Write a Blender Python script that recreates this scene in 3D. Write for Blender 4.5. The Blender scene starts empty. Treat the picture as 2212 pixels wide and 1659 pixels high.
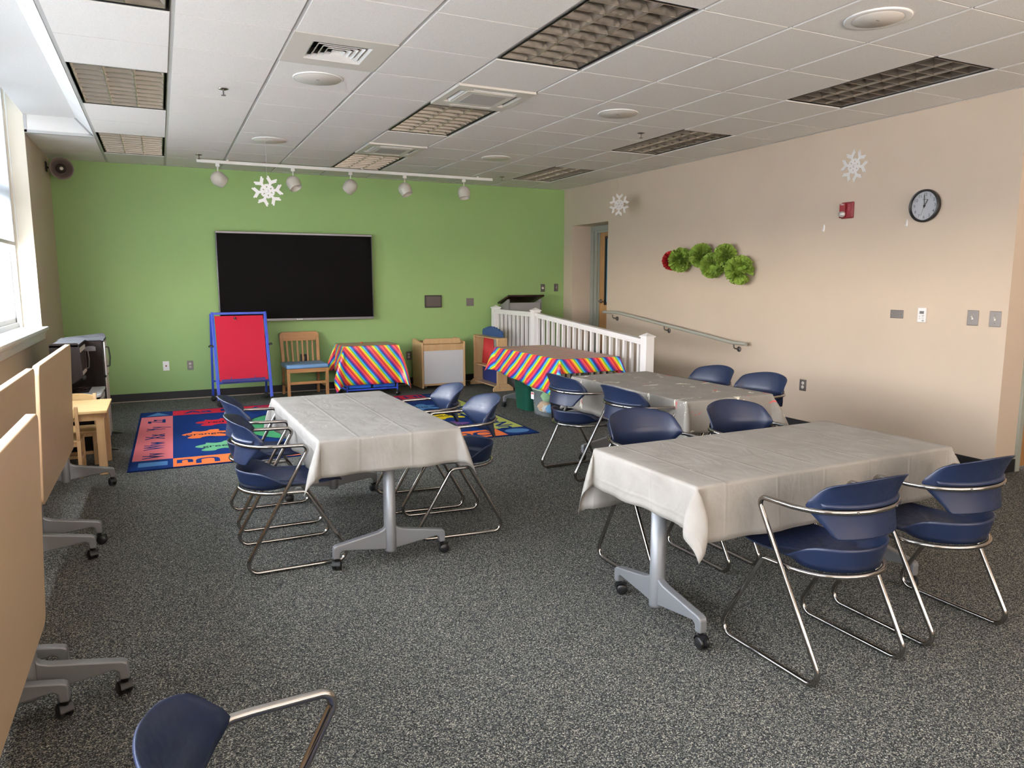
import bpy, bmesh, math, random
from mathutils import Vector, Matrix
S = bpy.context.scene
COL = S.collection
PI = math.pi
R = math.radians
# ------------------------------------------------------------------ camera, world, light, exposure
H = 2.8446; YB = 5.607; XR = 6.131; XL = -0.5835
cam = bpy.data.cameras.new('camera'); camo = bpy.data.objects.new('camera', cam); COL.objects.link(camo)
camo.location = (0.4664, -4.3683, 1.4709)
_yaw, _pit = 0.44645, -0.140475
_f = Vector((math.sin(_yaw)*math.cos(_pit), math.cos(_yaw)*math.cos(_pit), math.sin(_pit)))
camo.rotation_euler = _f.to_track_quat('-Z', 'Y').to_euler()
cam.sensor_fit = 'HORIZONTAL'; cam.sensor_width = 36.0; cam.lens = 36.0*1575.35/2212
cam.clip_start = 0.02; cam.clip_end = 200
S.camera = camo
W = bpy.data.worlds.new('World'); S.world = W; W.use_nodes = True
_bg = W.node_tree.nodes['Background']; _bg.inputs[0].default_value = (0.92, 0.96, 1.0, 1); _bg.inputs[1].default_value = 33.0
# overcast sky, paler towards the zenith and muted by far trees and houses near the horizon
_n = W.node_tree.nodes; _l = W.node_tree.links; _tc = _n.new('ShaderNodeTexCoord'); _sp = _n.new('ShaderNodeSeparateXYZ'); _cr = _n.new('ShaderNodeValToRGB')
_l.new(_tc.outputs['Generated'], _sp.inputs[0]); _l.new(_sp.outputs[2], _cr.inputs[0]); _l.new(_cr.outputs[0], _bg.inputs[0])
_e = _cr.color_ramp.elements; _e[0].position = 0.0; _e[0].color = (0.735, 0.655, 0.61, 1); _e[1].position = 0.35; _e[1].color = (0.78, 0.81, 0.90, 1)
def area(name, loc, size, power, color, direction, spread=PI):
    l = bpy.data.lights.new(name, 'AREA'); l.shape = 'RECTANGLE'; l.size, l.size_y = size
    l.energy = power; l.color = color; l.spread = spread
    o = bpy.data.objects.new(name, l); COL.objects.link(o); o.location = loc
    o.rotation_euler = Vector(direction).to_track_quat('-Z', 'Y').to_euler(); return o
# daylight through the long window on the left; the rear lamp is an added fill to lift the ceiling
portal = area('daylight_window_portal', (-0.92, -1.2, 2.26), (2.46, 10.2), 1, (1, 1, 1), (1, 0, 0)); portal.data.cycles.is_portal = True
area('daylight_rear_window', (3.6, -6.9, 1.6), (6.0, 1.4), 215, (1.0, 0.86, 0.74), (0, 0.8, 0.6), R(130))
S.view_settings.view_transform = 'Standard'; S.view_settings.look = 'None'
S.view_settings.gamma = 1.0; S.view_settings.use_curve_mapping = False
S.view_settings.exposure = 0.42
S.cycles.use_denoising = True
S.cycles.max_bounces = 10; S.cycles.diffuse_bounces = 6; S.cycles.glossy_bounces = 8
S.cycles.transparent_max_bounces = 12; S.cycles.caustics_reflective = False; S.cycles.caustics_refractive = False
S.cycles.sample_clamp_indirect = 4.0
# ------------------------------------------------------------------ materials
def nt(m): return m.node_tree.nodes, m.node_tree.links
def mat(name, col, rough=0.5, metal=0.0, spec=0.5, **kw):
    m = bpy.data.materials.new(name); m.use_nodes = True
    b = m.node_tree.nodes['Principled BSDF']
    b.inputs['Base Color'].default_value = (*col, 1); b.inputs['Roughness'].default_value = rough
    b.inputs['Metallic'].default_value = metal; b.inputs['Specular IOR Level'].default_value = spec
    for k, v in kw.items(): b.inputs[k.replace('_', ' ')].default_value = v
    return m
def s2l(r, g, b):
    f = lambda c: (c/255/12.92 if c/255 <= 0.04045 else ((c/255+0.055)/1.055)**2.4)
    return (f(r), f(g), f(b))
def coords(m, kind='Object', scale=(1, 1, 1), rot=(0, 0, 0)):
    N, L = nt(m)
    t = N.new('ShaderNodeTexCoord'); mp = N.new('ShaderNodeMapping')
    mp.inputs['Scale'].default_value = scale; mp.inputs['Rotation'].default_value = rot
    L.new(t.outputs[kind], mp.inputs['Vector']); return mp.outputs['Vector']
def noise(m, vec, scale, detail=2, rough=0.5, dist=0):
    N, L = nt(m); n = N.new('ShaderNodeTexNoise'); n.inputs['Scale'].default_value = scale
    n.inputs['Detail'].default_value = detail; n.inputs['Roughness'].default_value = rough
    n.inputs['Distortion'].default_value = dist
    L.new(vec, n.inputs['Vector']); return n.outputs['Fac']
def ramp(m, fac, stops, interp='LINEAR'):
    N, L = nt(m); r = N.new('ShaderNodeValToRGB'); r.color_ramp.interpolation = interp
    e = r.color_ramp.elements
    while len(e) < len(stops): e.new(0.5)
    for i, (p, c) in enumerate(stops):
        e[i].position = p; e[i].color = (*c, 1) if len(c) == 3 else c
    L.new(fac, r.inputs['Fac']); return r.outputs['Color']
def mathn(m, op, a, b=None, c=None):
    N, L = nt(m); n = N.new('ShaderNodeMath'); n.operation = op
    for i, v in enumerate((a, b, c)):
        if v is None: continue
        if isinstance(v, (int, float)): n.inputs[i].default_value = v
        else: L.new(v, n.inputs[i])
    return n.outputs[0]
def mixc(m, fac, a, b):
    N, L = nt(m); n = N.new('ShaderNodeMix'); n.data_type = 'RGBA'
    if isinstance(fac, (int, float)): n.inputs[0].default_value = fac
    else: L.new(fac, n.inputs[0])
    for sock, v in ((n.inputs[6], a), (n.inputs[7], b)):
        if isinstance(v, tuple): sock.default_value = (*v, 1)
        else: L.new(v, sock)
    return n.outputs[2]
def setcol(m, c): m.node_tree.links.new(c, m.node_tree.nodes['Principled BSDF'].inputs['Base Color'])
def bump(m, h, strength=0.2, dist=0.01):
    N, L = nt(m); b = N.new('ShaderNodeBump'); b.inputs['Strength'].default_value = strength
    b.inputs['Distance'].default_value = dist; L.new(h, b.inputs['Height'])
    L.new(b.outputs['Normal'], N['Principled BSDF'].inputs['Normal'])
def paint(name, col, rough=0.6, var=0.03, bs=0.04):
    m = mat(name, col, rough, spec=0.3); v = coords(m)
    n = noise(m, v, 1.3, 3); d = tuple(c*(1-var) for c in col); u = tuple(min(1, c*(1+var)) for c in col)
    setcol(m, ramp(m, n, [(0.3, d), (0.7, u)])); bump(m, noise(m, v, 240, 2), bs, 0.002); return m
def wood(name, c1, c2, rough=0.4, scale=(1, 14, 14), rot=(0, 0, 0), ns=3.0, coat=0.2):
    m = mat(name, c1, rough, spec=(0.4 if coat else 0.12), Coat_Weight=coat, Coat_Roughness=0.25); v = coords(m, scale=scale, rot=rot)
    n = noise(m, v, ns, 5, 0.6, 0.4); n2 = noise(m, v, ns*5, 3)
    f = mathn(m, 'ADD', mathn(m, 'MULTIPLY', n, 0.75), mathn(m, 'MULTIPLY', n2, 0.25))
    setcol(m, ramp(m, f, [(0.32, c2), (0.66, c1)])); return m
M = {}
M['green'] = paint('green_paint', (0.275, 0.415, 0.160))
M['cream'] = paint('cream_paint', (0.59, 0.485, 0.385))
M['reveal'] = paint('reveal_paint', (0.78, 0.72, 0.60))
M['white'] = mat('white_paint', (0.80, 0.80, 0.79), 0.35)
M['vinyl'] = mat('white_vinyl', (0.82, 0.81, 0.80), 0.3)
M['baseb'] = mat('black_rubber_base', (0.012, 0.011, 0.013), 0.45)
M['strip'] = mat('tan_strip', (0.42, 0.33, 0.26), 0.5)
M['jamb'] = mat('grey_green_metal', (0.34, 0.36, 0.31), 0.45)
M['chrome'] = mat('chrome', (0.42, 0.405, 0.39), 0.14, 1.0)
M['steel'] = mat('brushed_steel', (0.19, 0.175, 0.17), 0.42, 0.8)
M['screw'] = mat('bright_screw', (0.8, 0.78, 0.74), 0.2, 1.0)
M['alu'] = mat('silver_powder_coat', (0.235, 0.238, 0.25), 0.42, 0.35)
M['black'] = mat('black_plastic', (0.012, 0.012, 0.013), 0.35)
M['dark'] = mat('dark_void', (0.01, 0.009, 0.009), 0.7)
M['offwhite'] = mat('off_white_plastic', (0.68, 0.65, 0.60), 0.4)
M['grey_line'] = mat('grey_print', (0.15, 0.15, 0.16), 0.5)
def plastic_blue():
    m = mat('navy_plastic', (0.03, 0.05, 0.155), 0.36, spec=0.5); v = coords(m)
    n = noise(m, v, 5, 3); setcol(m, ramp(m, n, [(0.3, (0.007, 0.014, 0.042)), (0.75, (0.011, 0.021, 0.058))]))
    s = noise(m, v, 60, 4); N, L = nt(m)
    rr = ramp(m, s, [(0.3, (0.32,)*3), (0.7, (0.46,)*3)]); L.new(rr, N['Principled BSDF'].inputs['Roughness'])
    bump(m, noise(m, v, 900, 1), 0.05, 0.001); return m
M['navy'] = plastic_blue()
def carpet():
    m = mat('speckled_carpet', (0.1, 0.1, 0.1), 0.95, spec=0.08); N, L = nt(m)
    v = coords(m)
    vo = N.new('ShaderNodeTexVoronoi'); vo.inputs['Scale'].default_value = 310; vo.voronoi_dimensions = '2D'; L.new(v, vo.inputs['Vector'])
    sep = N.new('ShaderNodeSeparateColor'); L.new(vo.outputs['Color'], sep.inputs[0])
    base = ramp(m, sep.outputs[0], [(0.0, (0.024, 0.025, 0.026)), (0.28, (0.048, 0.053, 0.054)), (0.52, (0.10, 0.104, 0.098)),
                                    (0.74, (0.20, 0.195, 0.168)), (0.90, (0.37, 0.345, 0.285))], 'CONSTANT')
    n2 = noise(m, v, 120, 3, 0.7)
    dk = ramp(m, n2, [(0.38, (0.58,)*3), (0.62, (1.45,)*3)])
    mul = N.new('ShaderNodeMix'); mul.data_type = 'RGBA'; mul.blend_type = 'MULTIPLY'; mul.inputs[0].default_value = 1
    L.new(base, mul.inputs[6]); L.new(dk, mul.inputs[7])
    setcol(m, mul.outputs[2]); bump(m, n2, 0.5, 0.006); return m
M['carpet'] = carpet()
def ceiling_tile():
    m = mat('mineral_fibre_tile', (0.8, 0.78, 0.75), 0.9, spec=0.15); v = coords(m)
    n = noise(m, v, 260, 3, 0.7); l = noise(m, v, 0.9, 3)
    a = ramp(m, n, [(0.32, (0.70, 0.685, 0.66)), (0.52, (0.86, 0.845, 0.82))])
    setcol(m, mixc(m, mathn(m, 'MULTIPLY', l, 0.12), a, (0.6, 0.56, 0.52))); bump(m, n, 0.35, 0.004); return m
M['tile'] = ceiling_tile()
M['tee'] = mat('ceiling_tee', (0.46, 0.455, 0.45), 0.4)
def louver():
    m = mat('parabolic_aluminium', (0.33, 0.305, 0.275), 0.36, 1.0); v = coords(m)
    n = noise(m, v, 40, 3); N, L = nt(m)
    L.new(ramp(m, n, [(0.3, (0.28,)*3), (0.75, (0.42,)*3)]), N['Principled BSDF'].inputs['Roughness']); return m
M['louver'] = louver()
M['louver_edge'] = mat('louvre_blade_edge', (0.72, 0.66, 0.58), 0.3, 1.0)
M['housing'] = mat('fixture_housing', (0.30, 0.27, 0.23), 0.35, 0.8)
def cloth_mat(name, splat=False):
    m = mat(name, (0.5, 0.47, 0.42), 0.62, spec=0.35); N, L = nt(m); uv = coords(m, 'UV')
    n = noise(m, uv, 6, 4, 0.6); w = noise(m, uv, 420, 2)
    c = ramp(m, n, [(0.3, (0.255, 0.235, 0.212)), (0.7, (0.315, 0.293, 0.267))])
    if splat:
        def mask(sc, lo, off):
            v = coords(m, 'UV', scale=(1, 2.2, 1)); mp = v.node; mp.inputs['Location'].default_value = off
            a = noise(m, v, sc, 4, 0.65, 0.6)
            return ramp(m, a, [(lo, (0, 0, 0)), (lo+0.015, (1, 1, 1))])
        c = mixc(m, mask(5.0, 0.635, (0, 0, 0)), c, (0.80, 0.77, 0.68))
        c = mixc(m, mask(4.0, 0.665, (7, 3, 1)), c, (0.62, 0.11, 0.10))
        c = mixc(m, mask(7.0, 0.715, (2, 9, 4)), c, (0.05, 0.05, 0.06))
    else:
        a = noise(m, coords(m, 'UV', scale=(1, 1.5, 1)), 9.0, 4, 0.7)
        c = mixc(m, ramp(m, a, [(0.70, (0, 0, 0)), (0.72, (1, 1, 1))]), c, (0.72, 0.70, 0.64))
    setcol(m, c)
    sp = N.new('ShaderNodeSeparateXYZ'); L.new(uv, sp.inputs[0])
    def crease(ax, per, off):
        t = mathn(m, 'ADD', sp.outputs[ax], off); p = mathn(m, 'PINGPONG', t, per/2)
        return mathn(m, 'SUBTRACT', 1.0, mathn(m, 'MINIMUM', mathn(m, 'MULTIPLY', p, 90.0), 1.0))
    h = mathn(m, 'ADD', crease(0, 0.27, 0.05), mathn(m, 'MULTIPLY', crease(1, 0.62, 0.11), 0.6))
    wr = noise(m, coords(m, 'UV', scale=(1.5, 1, 1)), 4.0, 3, 0.5, 1.2)
    h = mathn(m, 'ADD', mathn(m, 'MULTIPLY', h, 0.5), mathn(m, 'MULTIPLY', wr, 2.6)); h = mathn(m, 'ADD', h, mathn(m, 'MULTIPLY', w, 0.15))
    bump(m, h, 0.45, 0.006); return m
M['cloth'] = cloth_mat('grey_flannel_vinyl'); M['cloth_splat'] = cloth_mat('paint_spattered_vinyl', True)
def rainbow():
    m = mat('rainbow_stripe_plastic', (1, 1, 1), 0.28, spec=0.5); N, L = nt(m); uv = coords(m, 'UV')
    sp = N.new('ShaderNodeSeparateXYZ'); L.new(uv, sp.inputs[0])
    t = mathn(m, 'ADD', mathn(m, 'MULTIPLY', sp.outputs[0], 0.783/0.128), mathn(m, 'MULTIPLY', sp.outputs[1], 0.622/0.128))
    t = mathn(m, 'FRACT', mathn(m, 'ADD', t, 50.0))
    cs = [s2l(196, 32, 44), s2l(238, 110, 62), s2l(236, 214, 50), s2l(140, 198, 48), s2l(56, 176, 222), s2l(30, 78, 178), s2l(104, 40, 118), s2l(206, 52, 124), s2l(232, 92, 62)]
    setcol(m, ramp(m, t, [(i/len(cs), c) for i, c in enumerate(cs)], 'CONSTANT'))
    bump(m, noise(m, uv, 5, 3, 0.5, 0.8), 0.35, 0.012); return m
M['rainbow'] = rainbow()
M['laminate'] = wood('tan_laminate', (0.60, 0.435, 0.275), (0.56, 0.40, 0.25), 0.38, (1, 1, 3), ns=2.0, coat=0.0)
M['lam_edge'] = mat('maple_edge_band', (0.66, 0.47, 0.29), 0.4)
M['oak'] = wood('oak', (0.44, 0.22, 0.085), (0.31, 0.14, 0.05), scale=(12, 12, 1))
M['oak_h'] = wood('oak_crest', (0.44, 0.22, 0.085), (0.31, 0.14, 0.05), scale=(1, 12, 12))
M['maple'] = wood('maple', (0.58, 0.38, 0.20), (0.49, 0.30, 0.14), scale=(10, 10, 1))
M['maple_kid'] = wood('pale_birch', (0.66, 0.46, 0.22), (0.52, 0.33, 0.13), scale=(2, 10, 10))
M['dkwood'] = wood('dark_walnut_print', (0.018, 0.012, 0.010), (0.007, 0.0045, 0.004), scale=(14, 14, 1), rough=0.55, coat=0.0)
M['dkwood_top'] = wood('grey_walnut_print', (0.10, 0.10, 0.105), (0.03, 0.03, 0.034), scale=(3, 14, 14), rough=0.5, coat=0.0)  # lighter grey puts light reflected off the top board into its colour
M['doorwood'] = wood('veneer_door', (0.50, 0.28, 0.11), (0.36, 0.18, 0.065), scale=(9, 9, 0.8), rough=0.35)
M['cushion'] = mat('blue_vinyl_cushion', (0.14, 0.27, 0.46), 0.4)
M['easel'] = mat('royal_blue_metal', (0.025, 0.06, 0.40), 0.35)
M['easel_dk'] = mat('dark_blue_plastic', (0.03, 0.035, 0.17), 0.4)
M['red'] = mat('red_fabric', (0.42, 0.016, 0.036), 0.85, spec=0.15); bump(M['red'], noise(M['red'], coords(M['red']), 500, 1), 0.3, 0.002)
M['redcurtain'] = mat('red_curtain', (0.50, 0.03, 0.03), 0.7)
M['bluepanel'] = mat('blue_panel', (0.03, 0.075, 0.21), 0.5)
M['wb'] = mat('whiteboard', (0.66, 0.66, 0.68), 0.25)
M['screen'] = mat('black_screen', (0.004, 0.0038, 0.004), 0.3, spec=0.02)
M['bezel'] = mat('grey_bezel', (0.05, 0.05, 0.06), 0.3, 0.5)
M['bezel_lt'] = mat('grey_trim', (0.20, 0.20, 0.22), 0.3, 0.6)
M['lect'] = mat('lectern_grey', (0.25, 0.24, 0.24), 0.5)
M['lect_top'] = wood('dark_cherry', (0.035, 0.012, 0.010), (0.015, 0.006, 0.006), 0.25)
M['tissue'] = mat('green_tissue', (0.24, 0.36, 0.05), 0.7, Transmission_Weight=0.0)
M['tissue_red'] = mat('red_tissue', (0.42, 0.012, 0.014), 0.75)
M['firered'] = mat('alarm_red', (0.17, 0.006, 0.010), 0.35)
M['lens'] = mat('strobe_lens', (0.75, 0.75, 0.75), 0.1, 0.6)
M['paper'] = mat('white_card', (0.84, 0.83, 0.82), 0.8)
M['frost'] = mat('frosted_white', (0.86, 0.84, 0.82), 0.6, Alpha=0.75)
M['thread'] = mat('nylon_thread', (0.75, 0.75, 0.75), 0.4)
M['tub_green'] = mat('dark_green_tub', (0.012, 0.085, 0.055), 0.4)
M['tub_clear'] = mat('clear_tub', (0.70, 0.76, 0.80), 0.25, Alpha=0.26)
M['spot'] = mat('cream_enamel', (0.60, 0.57, 0.51), 0.3)
M['horn'] = mat('brown_grey_horn', (0.17, 0.13, 0.11), 0.5)
M['rug_navy'] = mat('rug_navy', s2l(22, 46, 98), 0.95, spec=0.05)
for nm, c in dict(edge=(22, 42, 96), red=(205, 44, 62), pink=(238, 128, 132), orange=(250, 128, 70), lime=(205, 212, 110), lblue=(92, 140, 190), sgreen=(120, 190, 140),
                  yellow=(240, 215, 40), purple=(128, 86, 150), ink=(22, 30, 60), cgreen=(78, 160, 108)).items():
    M['rug_'+nm] = mat('rug_'+nm, tuple(q*0.72 for q in s2l(*c)), 0.95, spec=0.05)
for k_ in [k for k in M if k.startswith('rug_')]: bump(M[k_], noise(M[k_], coords(M[k_]), 350, 2), 0.4, 0.003)
def glass_mat():
    m = bpy.data.materials.new('window_glass'); m.use_nodes = True; N, L = nt(m); N.remove(N['Principled BSDF'])
    t = N.new('ShaderNodeBsdfTransparent'); t.inputs[0].default_value = (0.96, 0.98, 0.98, 1); g = N.new('ShaderNodeBsdfGlossy'); g.inputs['Roughness'].default_value = 0.02
    x = N.new('ShaderNodeMixShader'); x.inputs[0].default_value = 0.06
    L.new(t.outputs[0], x.inputs[1]); L.new(g.outputs[0], x.inputs[2]); L.new(x.outputs[0], N['Material Output'].inputs[0]); return m
M['glass'] = glass_mat()
def blind_mat():
    m = bpy.data.materials.new('roller_blind_fabric'); m.use_nodes = True; N, L = nt(m); N.remove(N['Principled BSDF'])
    t = N.new('ShaderNodeBsdfTransparent'); t.inputs[0].default_value = (0.9, 0.95, 1, 1)
    tr = N.new('ShaderNodeBsdfTranslucent'); tr.inputs[0].default_value = (0.75, 0.78, 0.80, 1)
    d = N.new('ShaderNodeBsdfDiffuse'); d.inputs[0].default_value = (0.7, 0.72, 0.74, 1)
    a = N.new('ShaderNodeMixShader'); a.inputs[0].default_value = 0.5; L.new(tr.outputs[0], a.inputs[1]); L.new(d.outputs[0], a.inputs[2])
    x = N.new('ShaderNodeMixShader'); x.inputs[0].default_value = 0.88
    L.new(t.outputs[0], x.inputs[1]); L.new(a.outputs[0], x.inputs[2]); L.new(x.outputs[0], N['Material Output'].inputs[0]); return m
M['blind'] = blind_mat()
# ------------------------------------------------------------------ mesh helpers
class MB:
    def __init__(s): s.v = []; s.f = []; s.m = []; s.sm = []; s.uv = None
    def add(s, vs, fs, mi=0, smooth=False, T=None):
        o = len(s.v)
        s.v += [tuple(T @ Vector(p)) if T is not None else tuple(p) for p in vs]
        s.f += [tuple(i+o for i in f) for f in fs]; s.m += [mi]*len(fs); s.sm += [smooth]*len(fs); return s
    def box(s, x0, x1, y0, y1, z0, z1, mi=0, T=None):
        v = [(x0, y0, z0), (x1, y0, z0), (x1, y1, z0), (x0, y1, z0), (x0, y0, z1), (x1, y0, z1), (x1, y1, z1), (x0, y1, z1)]
        return s.add(v, [(0, 3, 2, 1), (4, 5, 6, 7), (0, 1, 5, 4), (1, 2, 6, 5), (2, 3, 7, 6), (3, 0, 4, 7)], mi, False, T)
    def prism(s, poly, t0, t1, axis='z', mi=0, T=None):
        # poly in the two other axes (x:(y,z), y:(x,z), z:(x,y))
        n = len(poly)
        mk = {'z': lambda a, b, t: (a, b, t), 'y': lambda a, b, t: (a, t, b), 'x': lambda a, b, t: (t, a, b)}[axis]
        v = [mk(a, b, t0) for a, b in poly]+[mk(a, b, t1) for a, b in poly]
        fs = [tuple(range(n-1, -1, -1)), tuple(range(n, 2*n))]+[(i, (i+1) % n, (i+1) % n+n, i+n) for i in range(n)]
        if axis == 'y': fs = [tuple(reversed(f)) for f in fs]
        return s.add(v, fs, mi, False, T)
    def tube(s, path, r, sides=10, mi=0, caps=True, T=None, closed=False):
        P = [Vector(p) for p in path]; n = len(P); vs = []; fs = []
        tang = []
        for i in range(n):
            a = P[(i-1) % n] if (closed or i > 0) else P[i]; b = P[(i+1) % n] if (closed or i < n-1) else P[i]
            tang.append((b-a).normalized())
        up = Vector((0, 0, 1)) if abs(tang[0].z) < 0.9 else Vector((1, 0, 0))
        nrm = (up-tang[0]*up.dot(tang[0])).normalized()
        for i in range(n):
            nrm = (nrm-tang[i]*nrm.dot(tang[i])).normalized(); bi = tang[i].cross(nrm)
            rr = r[i] if isinstance(r, (list, tuple)) else r
            for k in range(sides):
                a = 2*PI*k/sides; vs.append(P[i]+(nrm*math.cos(a)+bi*math.sin(a))*rr)
        m = n if closed else n-1
        for i in range(m):
            for k in range(sides):
                j = (i+1) % n; fs.append((i*sides+k, i*sides+(k+1) % sides, j*sides+(k+1) % sides, j*sides+k))
        s.add(vs, fs, mi, True, T)
        if caps and not closed:
            s.add([vs[k] for k in range(sides)], [tuple(range(sides-1, -1, -1))], mi, False, T)
            s.add([vs[(n-1)*sides+k] for k in range(sides)], [tuple(range(sides))], mi, False, T)
        return s
    def lathe(s, prof, seg=24, mi=0, T=None, smooth=True):
        vs = []; fs = []
        for r_, z in prof:
            for k in range(seg): a = 2*PI*k/seg; vs.append((r_*math.cos(a), r_*math.sin(a), z))
        for i in range(len(prof)-1):
            for k in range(seg): fs.append((i*seg+k, i*seg+(k+1) % seg, (i+1)*seg+(k+1) % seg, (i+1)*seg+k))
        return s.add(vs, fs, mi, smooth, T)
    def disc(s, r_, z, seg=24, mi=0, T=None, flip=False):
        vs = [(r_*math.cos(2*PI*k/seg), r_*math.sin(2*PI*k/seg), z) for k in range(seg)]
        f = tuple(range(seg)); return s.add(vs, [tuple(reversed(f)) if flip else f], mi, False, T)
    def grid(s, G, mi=0, smooth=True, T=None, wrap=False):
        nu, nv = len(G), len(G[0]); vs = [p for r_ in G for p in r_]; fs = []
        for i in range(nu-1):
            for j in range(nv if wrap else nv-1):
                k = (j+1) % nv; fs.append((i*nv+j, (i+1)*nv+j, (i+1)*nv+k, i*nv+k))
        return s.add(vs, fs, mi, smooth, T)
    def build(s, name, mats, parent=None, bevel=0, solid=0, subsurf=0, uvs=None, weld=False, seg=2):
        me = bpy.data.meshes.new(name); me.from_pydata(s.v, [], s.f)
        if not isinstance(mats, (list, tuple)): mats = [mats]
        for m in mats: me.materials.append(M[m] if isinstance(m, str) else m)
        me.polygons.foreach_set('material_index', s.m); me.polygons.foreach_set('use_smooth', s.sm)
        if uvs is not None:
            l = me.uv_layers.new(name='UVMap')
            for lp in me.loops: l.data[lp.index].uv = uvs[lp.vertex_index]
        me.update()
        if weld:
            b = bmesh.new(); b.from_mesh(me); bmesh.ops.remove_doubles(b, verts=b.verts, dist=1e-5); bmesh.ops.recalc_face_normals(b, faces=b.faces); b.to_mesh(me); b.free()
        o = bpy.data.objects.new(name, me); COL.objects.link(o)
        if parent is not None: o.parent = parent
        if solid: q = o.modifiers.new('solid', 'SOLIDIFY'); q.thickness = solid; q.offset = 0
        if subsurf: q = o.modifiers.new('sub', 'SUBSURF'); q.levels = q.render_levels = subsurf
        if bevel: q = o.modifiers.new('bevel', 'BEVEL'); q.width = bevel; q.segments = seg; q.limit_method = 'ANGLE'; q.angle_limit = R(40)
        return o
def fillet(pts, rad, seg=8):
    P = [Vector(p) for p in pts]; out = [P[0]]
    for i in range(1, len(P)-1):
        r_ = rad[i] if isinstance(rad, (list, tuple)) else rad
        a = (P[i-1]-P[i]); b = (P[i+1]-P[i]); la, lb = a.length, b.length; a.normalize(); b.normalize(); th = a.angle(b)
        if r_ <= 0 or th > 3.12: out.append(P[i]); continue
        d = min(r_/math.tan(th/2), la*0.49, lb*0.49); r_ = d*math.tan(th/2); m = (a+b).normalized(); c = P[i]+m*(r_/math.sin(th/2))
        u = (P[i]+a*d-c); v = (P[i]+b*d-c); an = u.angle(v)
        for k in range(seg+1):
            t = k/seg; out.append(c+(u*math.sin((1-t)*an)+v*math.sin(t*an))/math.sin(an))
    out.append(P[-1]); return out
def tag(o, label, cat, group=None, kind=None):
    o['label'] = label; o['category'] = cat
    if group: o['group'] = group
    if kind: o['kind'] = kind
    return o
def thing(name, label, cat, loc=(0, 0, 0), rz=0, group=None):
    o = bpy.data.objects.new(name, None); COL.objects.link(o); o.location = loc; o.rotation_euler = (0, 0, rz)
    o.empty_display_size = 0.1; return tag(o, label, cat, group)
def struct(o, **kw):
    o['kind'] = 'structure'; return o
def dup(root, loc, rz, label, group=None):
    r_ = root.copy(); COL.objects.link(r_); r_.location = loc; r_.rotation_euler = (0, 0, rz); r_['label'] = label
    if group: r_['group'] = group
    for ch in list(root.children):
        c = ch.copy(); COL.objects.link(c); c.parent = r_
        for g in list(ch.children):
            d = g.copy(); COL.objects.link(d); d.parent = c
    return r_
def text_geo(s, size, bold=0.0, ext=0.0, align='CENTER'):
    cu = bpy.data.curves.new('t', 'FONT'); cu.body = s; cu.size = size; cu.align_x = align; cu.align_y = 'CENTER'; cu.offset = bold; cu.extrude = ext; cu.resolution_u = 3
    o = bpy.data.objects.new('t', cu); COL.objects.link(o); dg = bpy.context.evaluated_depsgraph_get()
    me = bpy.data.meshes.new_from_object(o.evaluated_get(dg))
    vs = [tuple(v.co) for v in me.vertices]; fs = [tuple(p.vertices) for p in me.polygons]
    bpy.data.objects.remove(o); bpy.data.curves.remove(cu); bpy.data.meshes.remove(me); return vs, fs
# planes on walls: local (x right, y up, z out of the wall)
def on_back(x, z, d=0.0): return Matrix(((1, 0, 0, x), (0, 0, -1, YB-d), (0, 1, 0, z), (0, 0, 0, 1)))
def on_right(y, z, d=0.0): return Matrix(((0, 0, -1, XR-d), (-1, 0, 0, y), (0, 1, 0, z), (0, 0, 0, 1)))
# ------------------------------------------------------------------ the room shell
YF = -7.2; XE = 8.6; Y2 = -1.06; G_ = 0.61
b = MB(); b.box(XL-0.2, XE, YF-0.2, YB+0.2, -0.1, 0.0); struct(b.build('floor', 'carpet'))
b = MB(); b.box(XL-0.35, XR+1.4, YB, YB+0.2, -0.1, H+0.15); struct(b.build('wall_back', 'green'))
# left wall with the long window opening
WY0, WY1, WZ0, WZ1 = -6.4, 3.95, 1.03, 3.49; T_ = 0.30
b = MB(); b.box(XL-T_, XL, YF, YB, -0.1, WZ0-0.03); b.box(XL-T_, XL, WY1, YB, WZ0-0.03, WZ1+0.25); b.box(XL-T_, XL, YF, WY0, WZ0-0.03, WZ1+0.25)
b.box(XL-T_, XL, WY0, WY1, WZ1, WZ1+0.25); struct(b.build('wall_left', 'cream'))
b = MB(); b.box(XL-0.15, XL-0.0005, WY1-0.004, WY1, WZ0, WZ1); b.box(XL-0.15, XL-0.0005, WY0, WY1, WZ1-0.004, WZ1); struct(b.build('trim_1', 'reveal'))
# right wall with the door recess
DY0, DY1, DZ1, DX = 4.375, 5.34, 2.29, 6.475
b = MB(); b.box(XR, XR+0.2, DY1, YB, -0.1, H+0.1); b.box(XR, XR+0.2, Y2+0.2, DY0, -0.1, H+0.1); b.box(XR, XR+0.2, DY0, DY1, DZ1, H+0.1)
b.box(XR+0.2, DX+0.12, DY1, DY1+0.1, -0.1, DZ1+0.1); b.box(XR+0.2, DX+0.12, DY0-0.1, DY0, -0.1, DZ1+0.1); b.box(XR+0.2, DX+0.12, DY0-0.1, DY1+0.1, DZ1, DZ1+0.1)
struct(b.build('wall_right', 'cream'))
b = MB(); b.box(XR, 6.40, Y2, Y2+0.2, -0.1, H+0.1); b.box(6.40, 7.5, Y2, Y2+0.2, 2.2, H+0.1); b.box(7.5, XE, Y2, Y2+0.2, -0.1, H+0.1); struct(b.build('wall_return', 'cream'))
b = MB(); b.box(XE, XE+0.2, YF, Y2+0.2, -0.1, H+0.1); struct(b.build('wall_east', 'cream'))
b = MB(); b.box(XL-T_, XE, YF-0.2, YF, -0.1, H+0.8); struct(b.build('wall_front', 'cream'))
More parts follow.
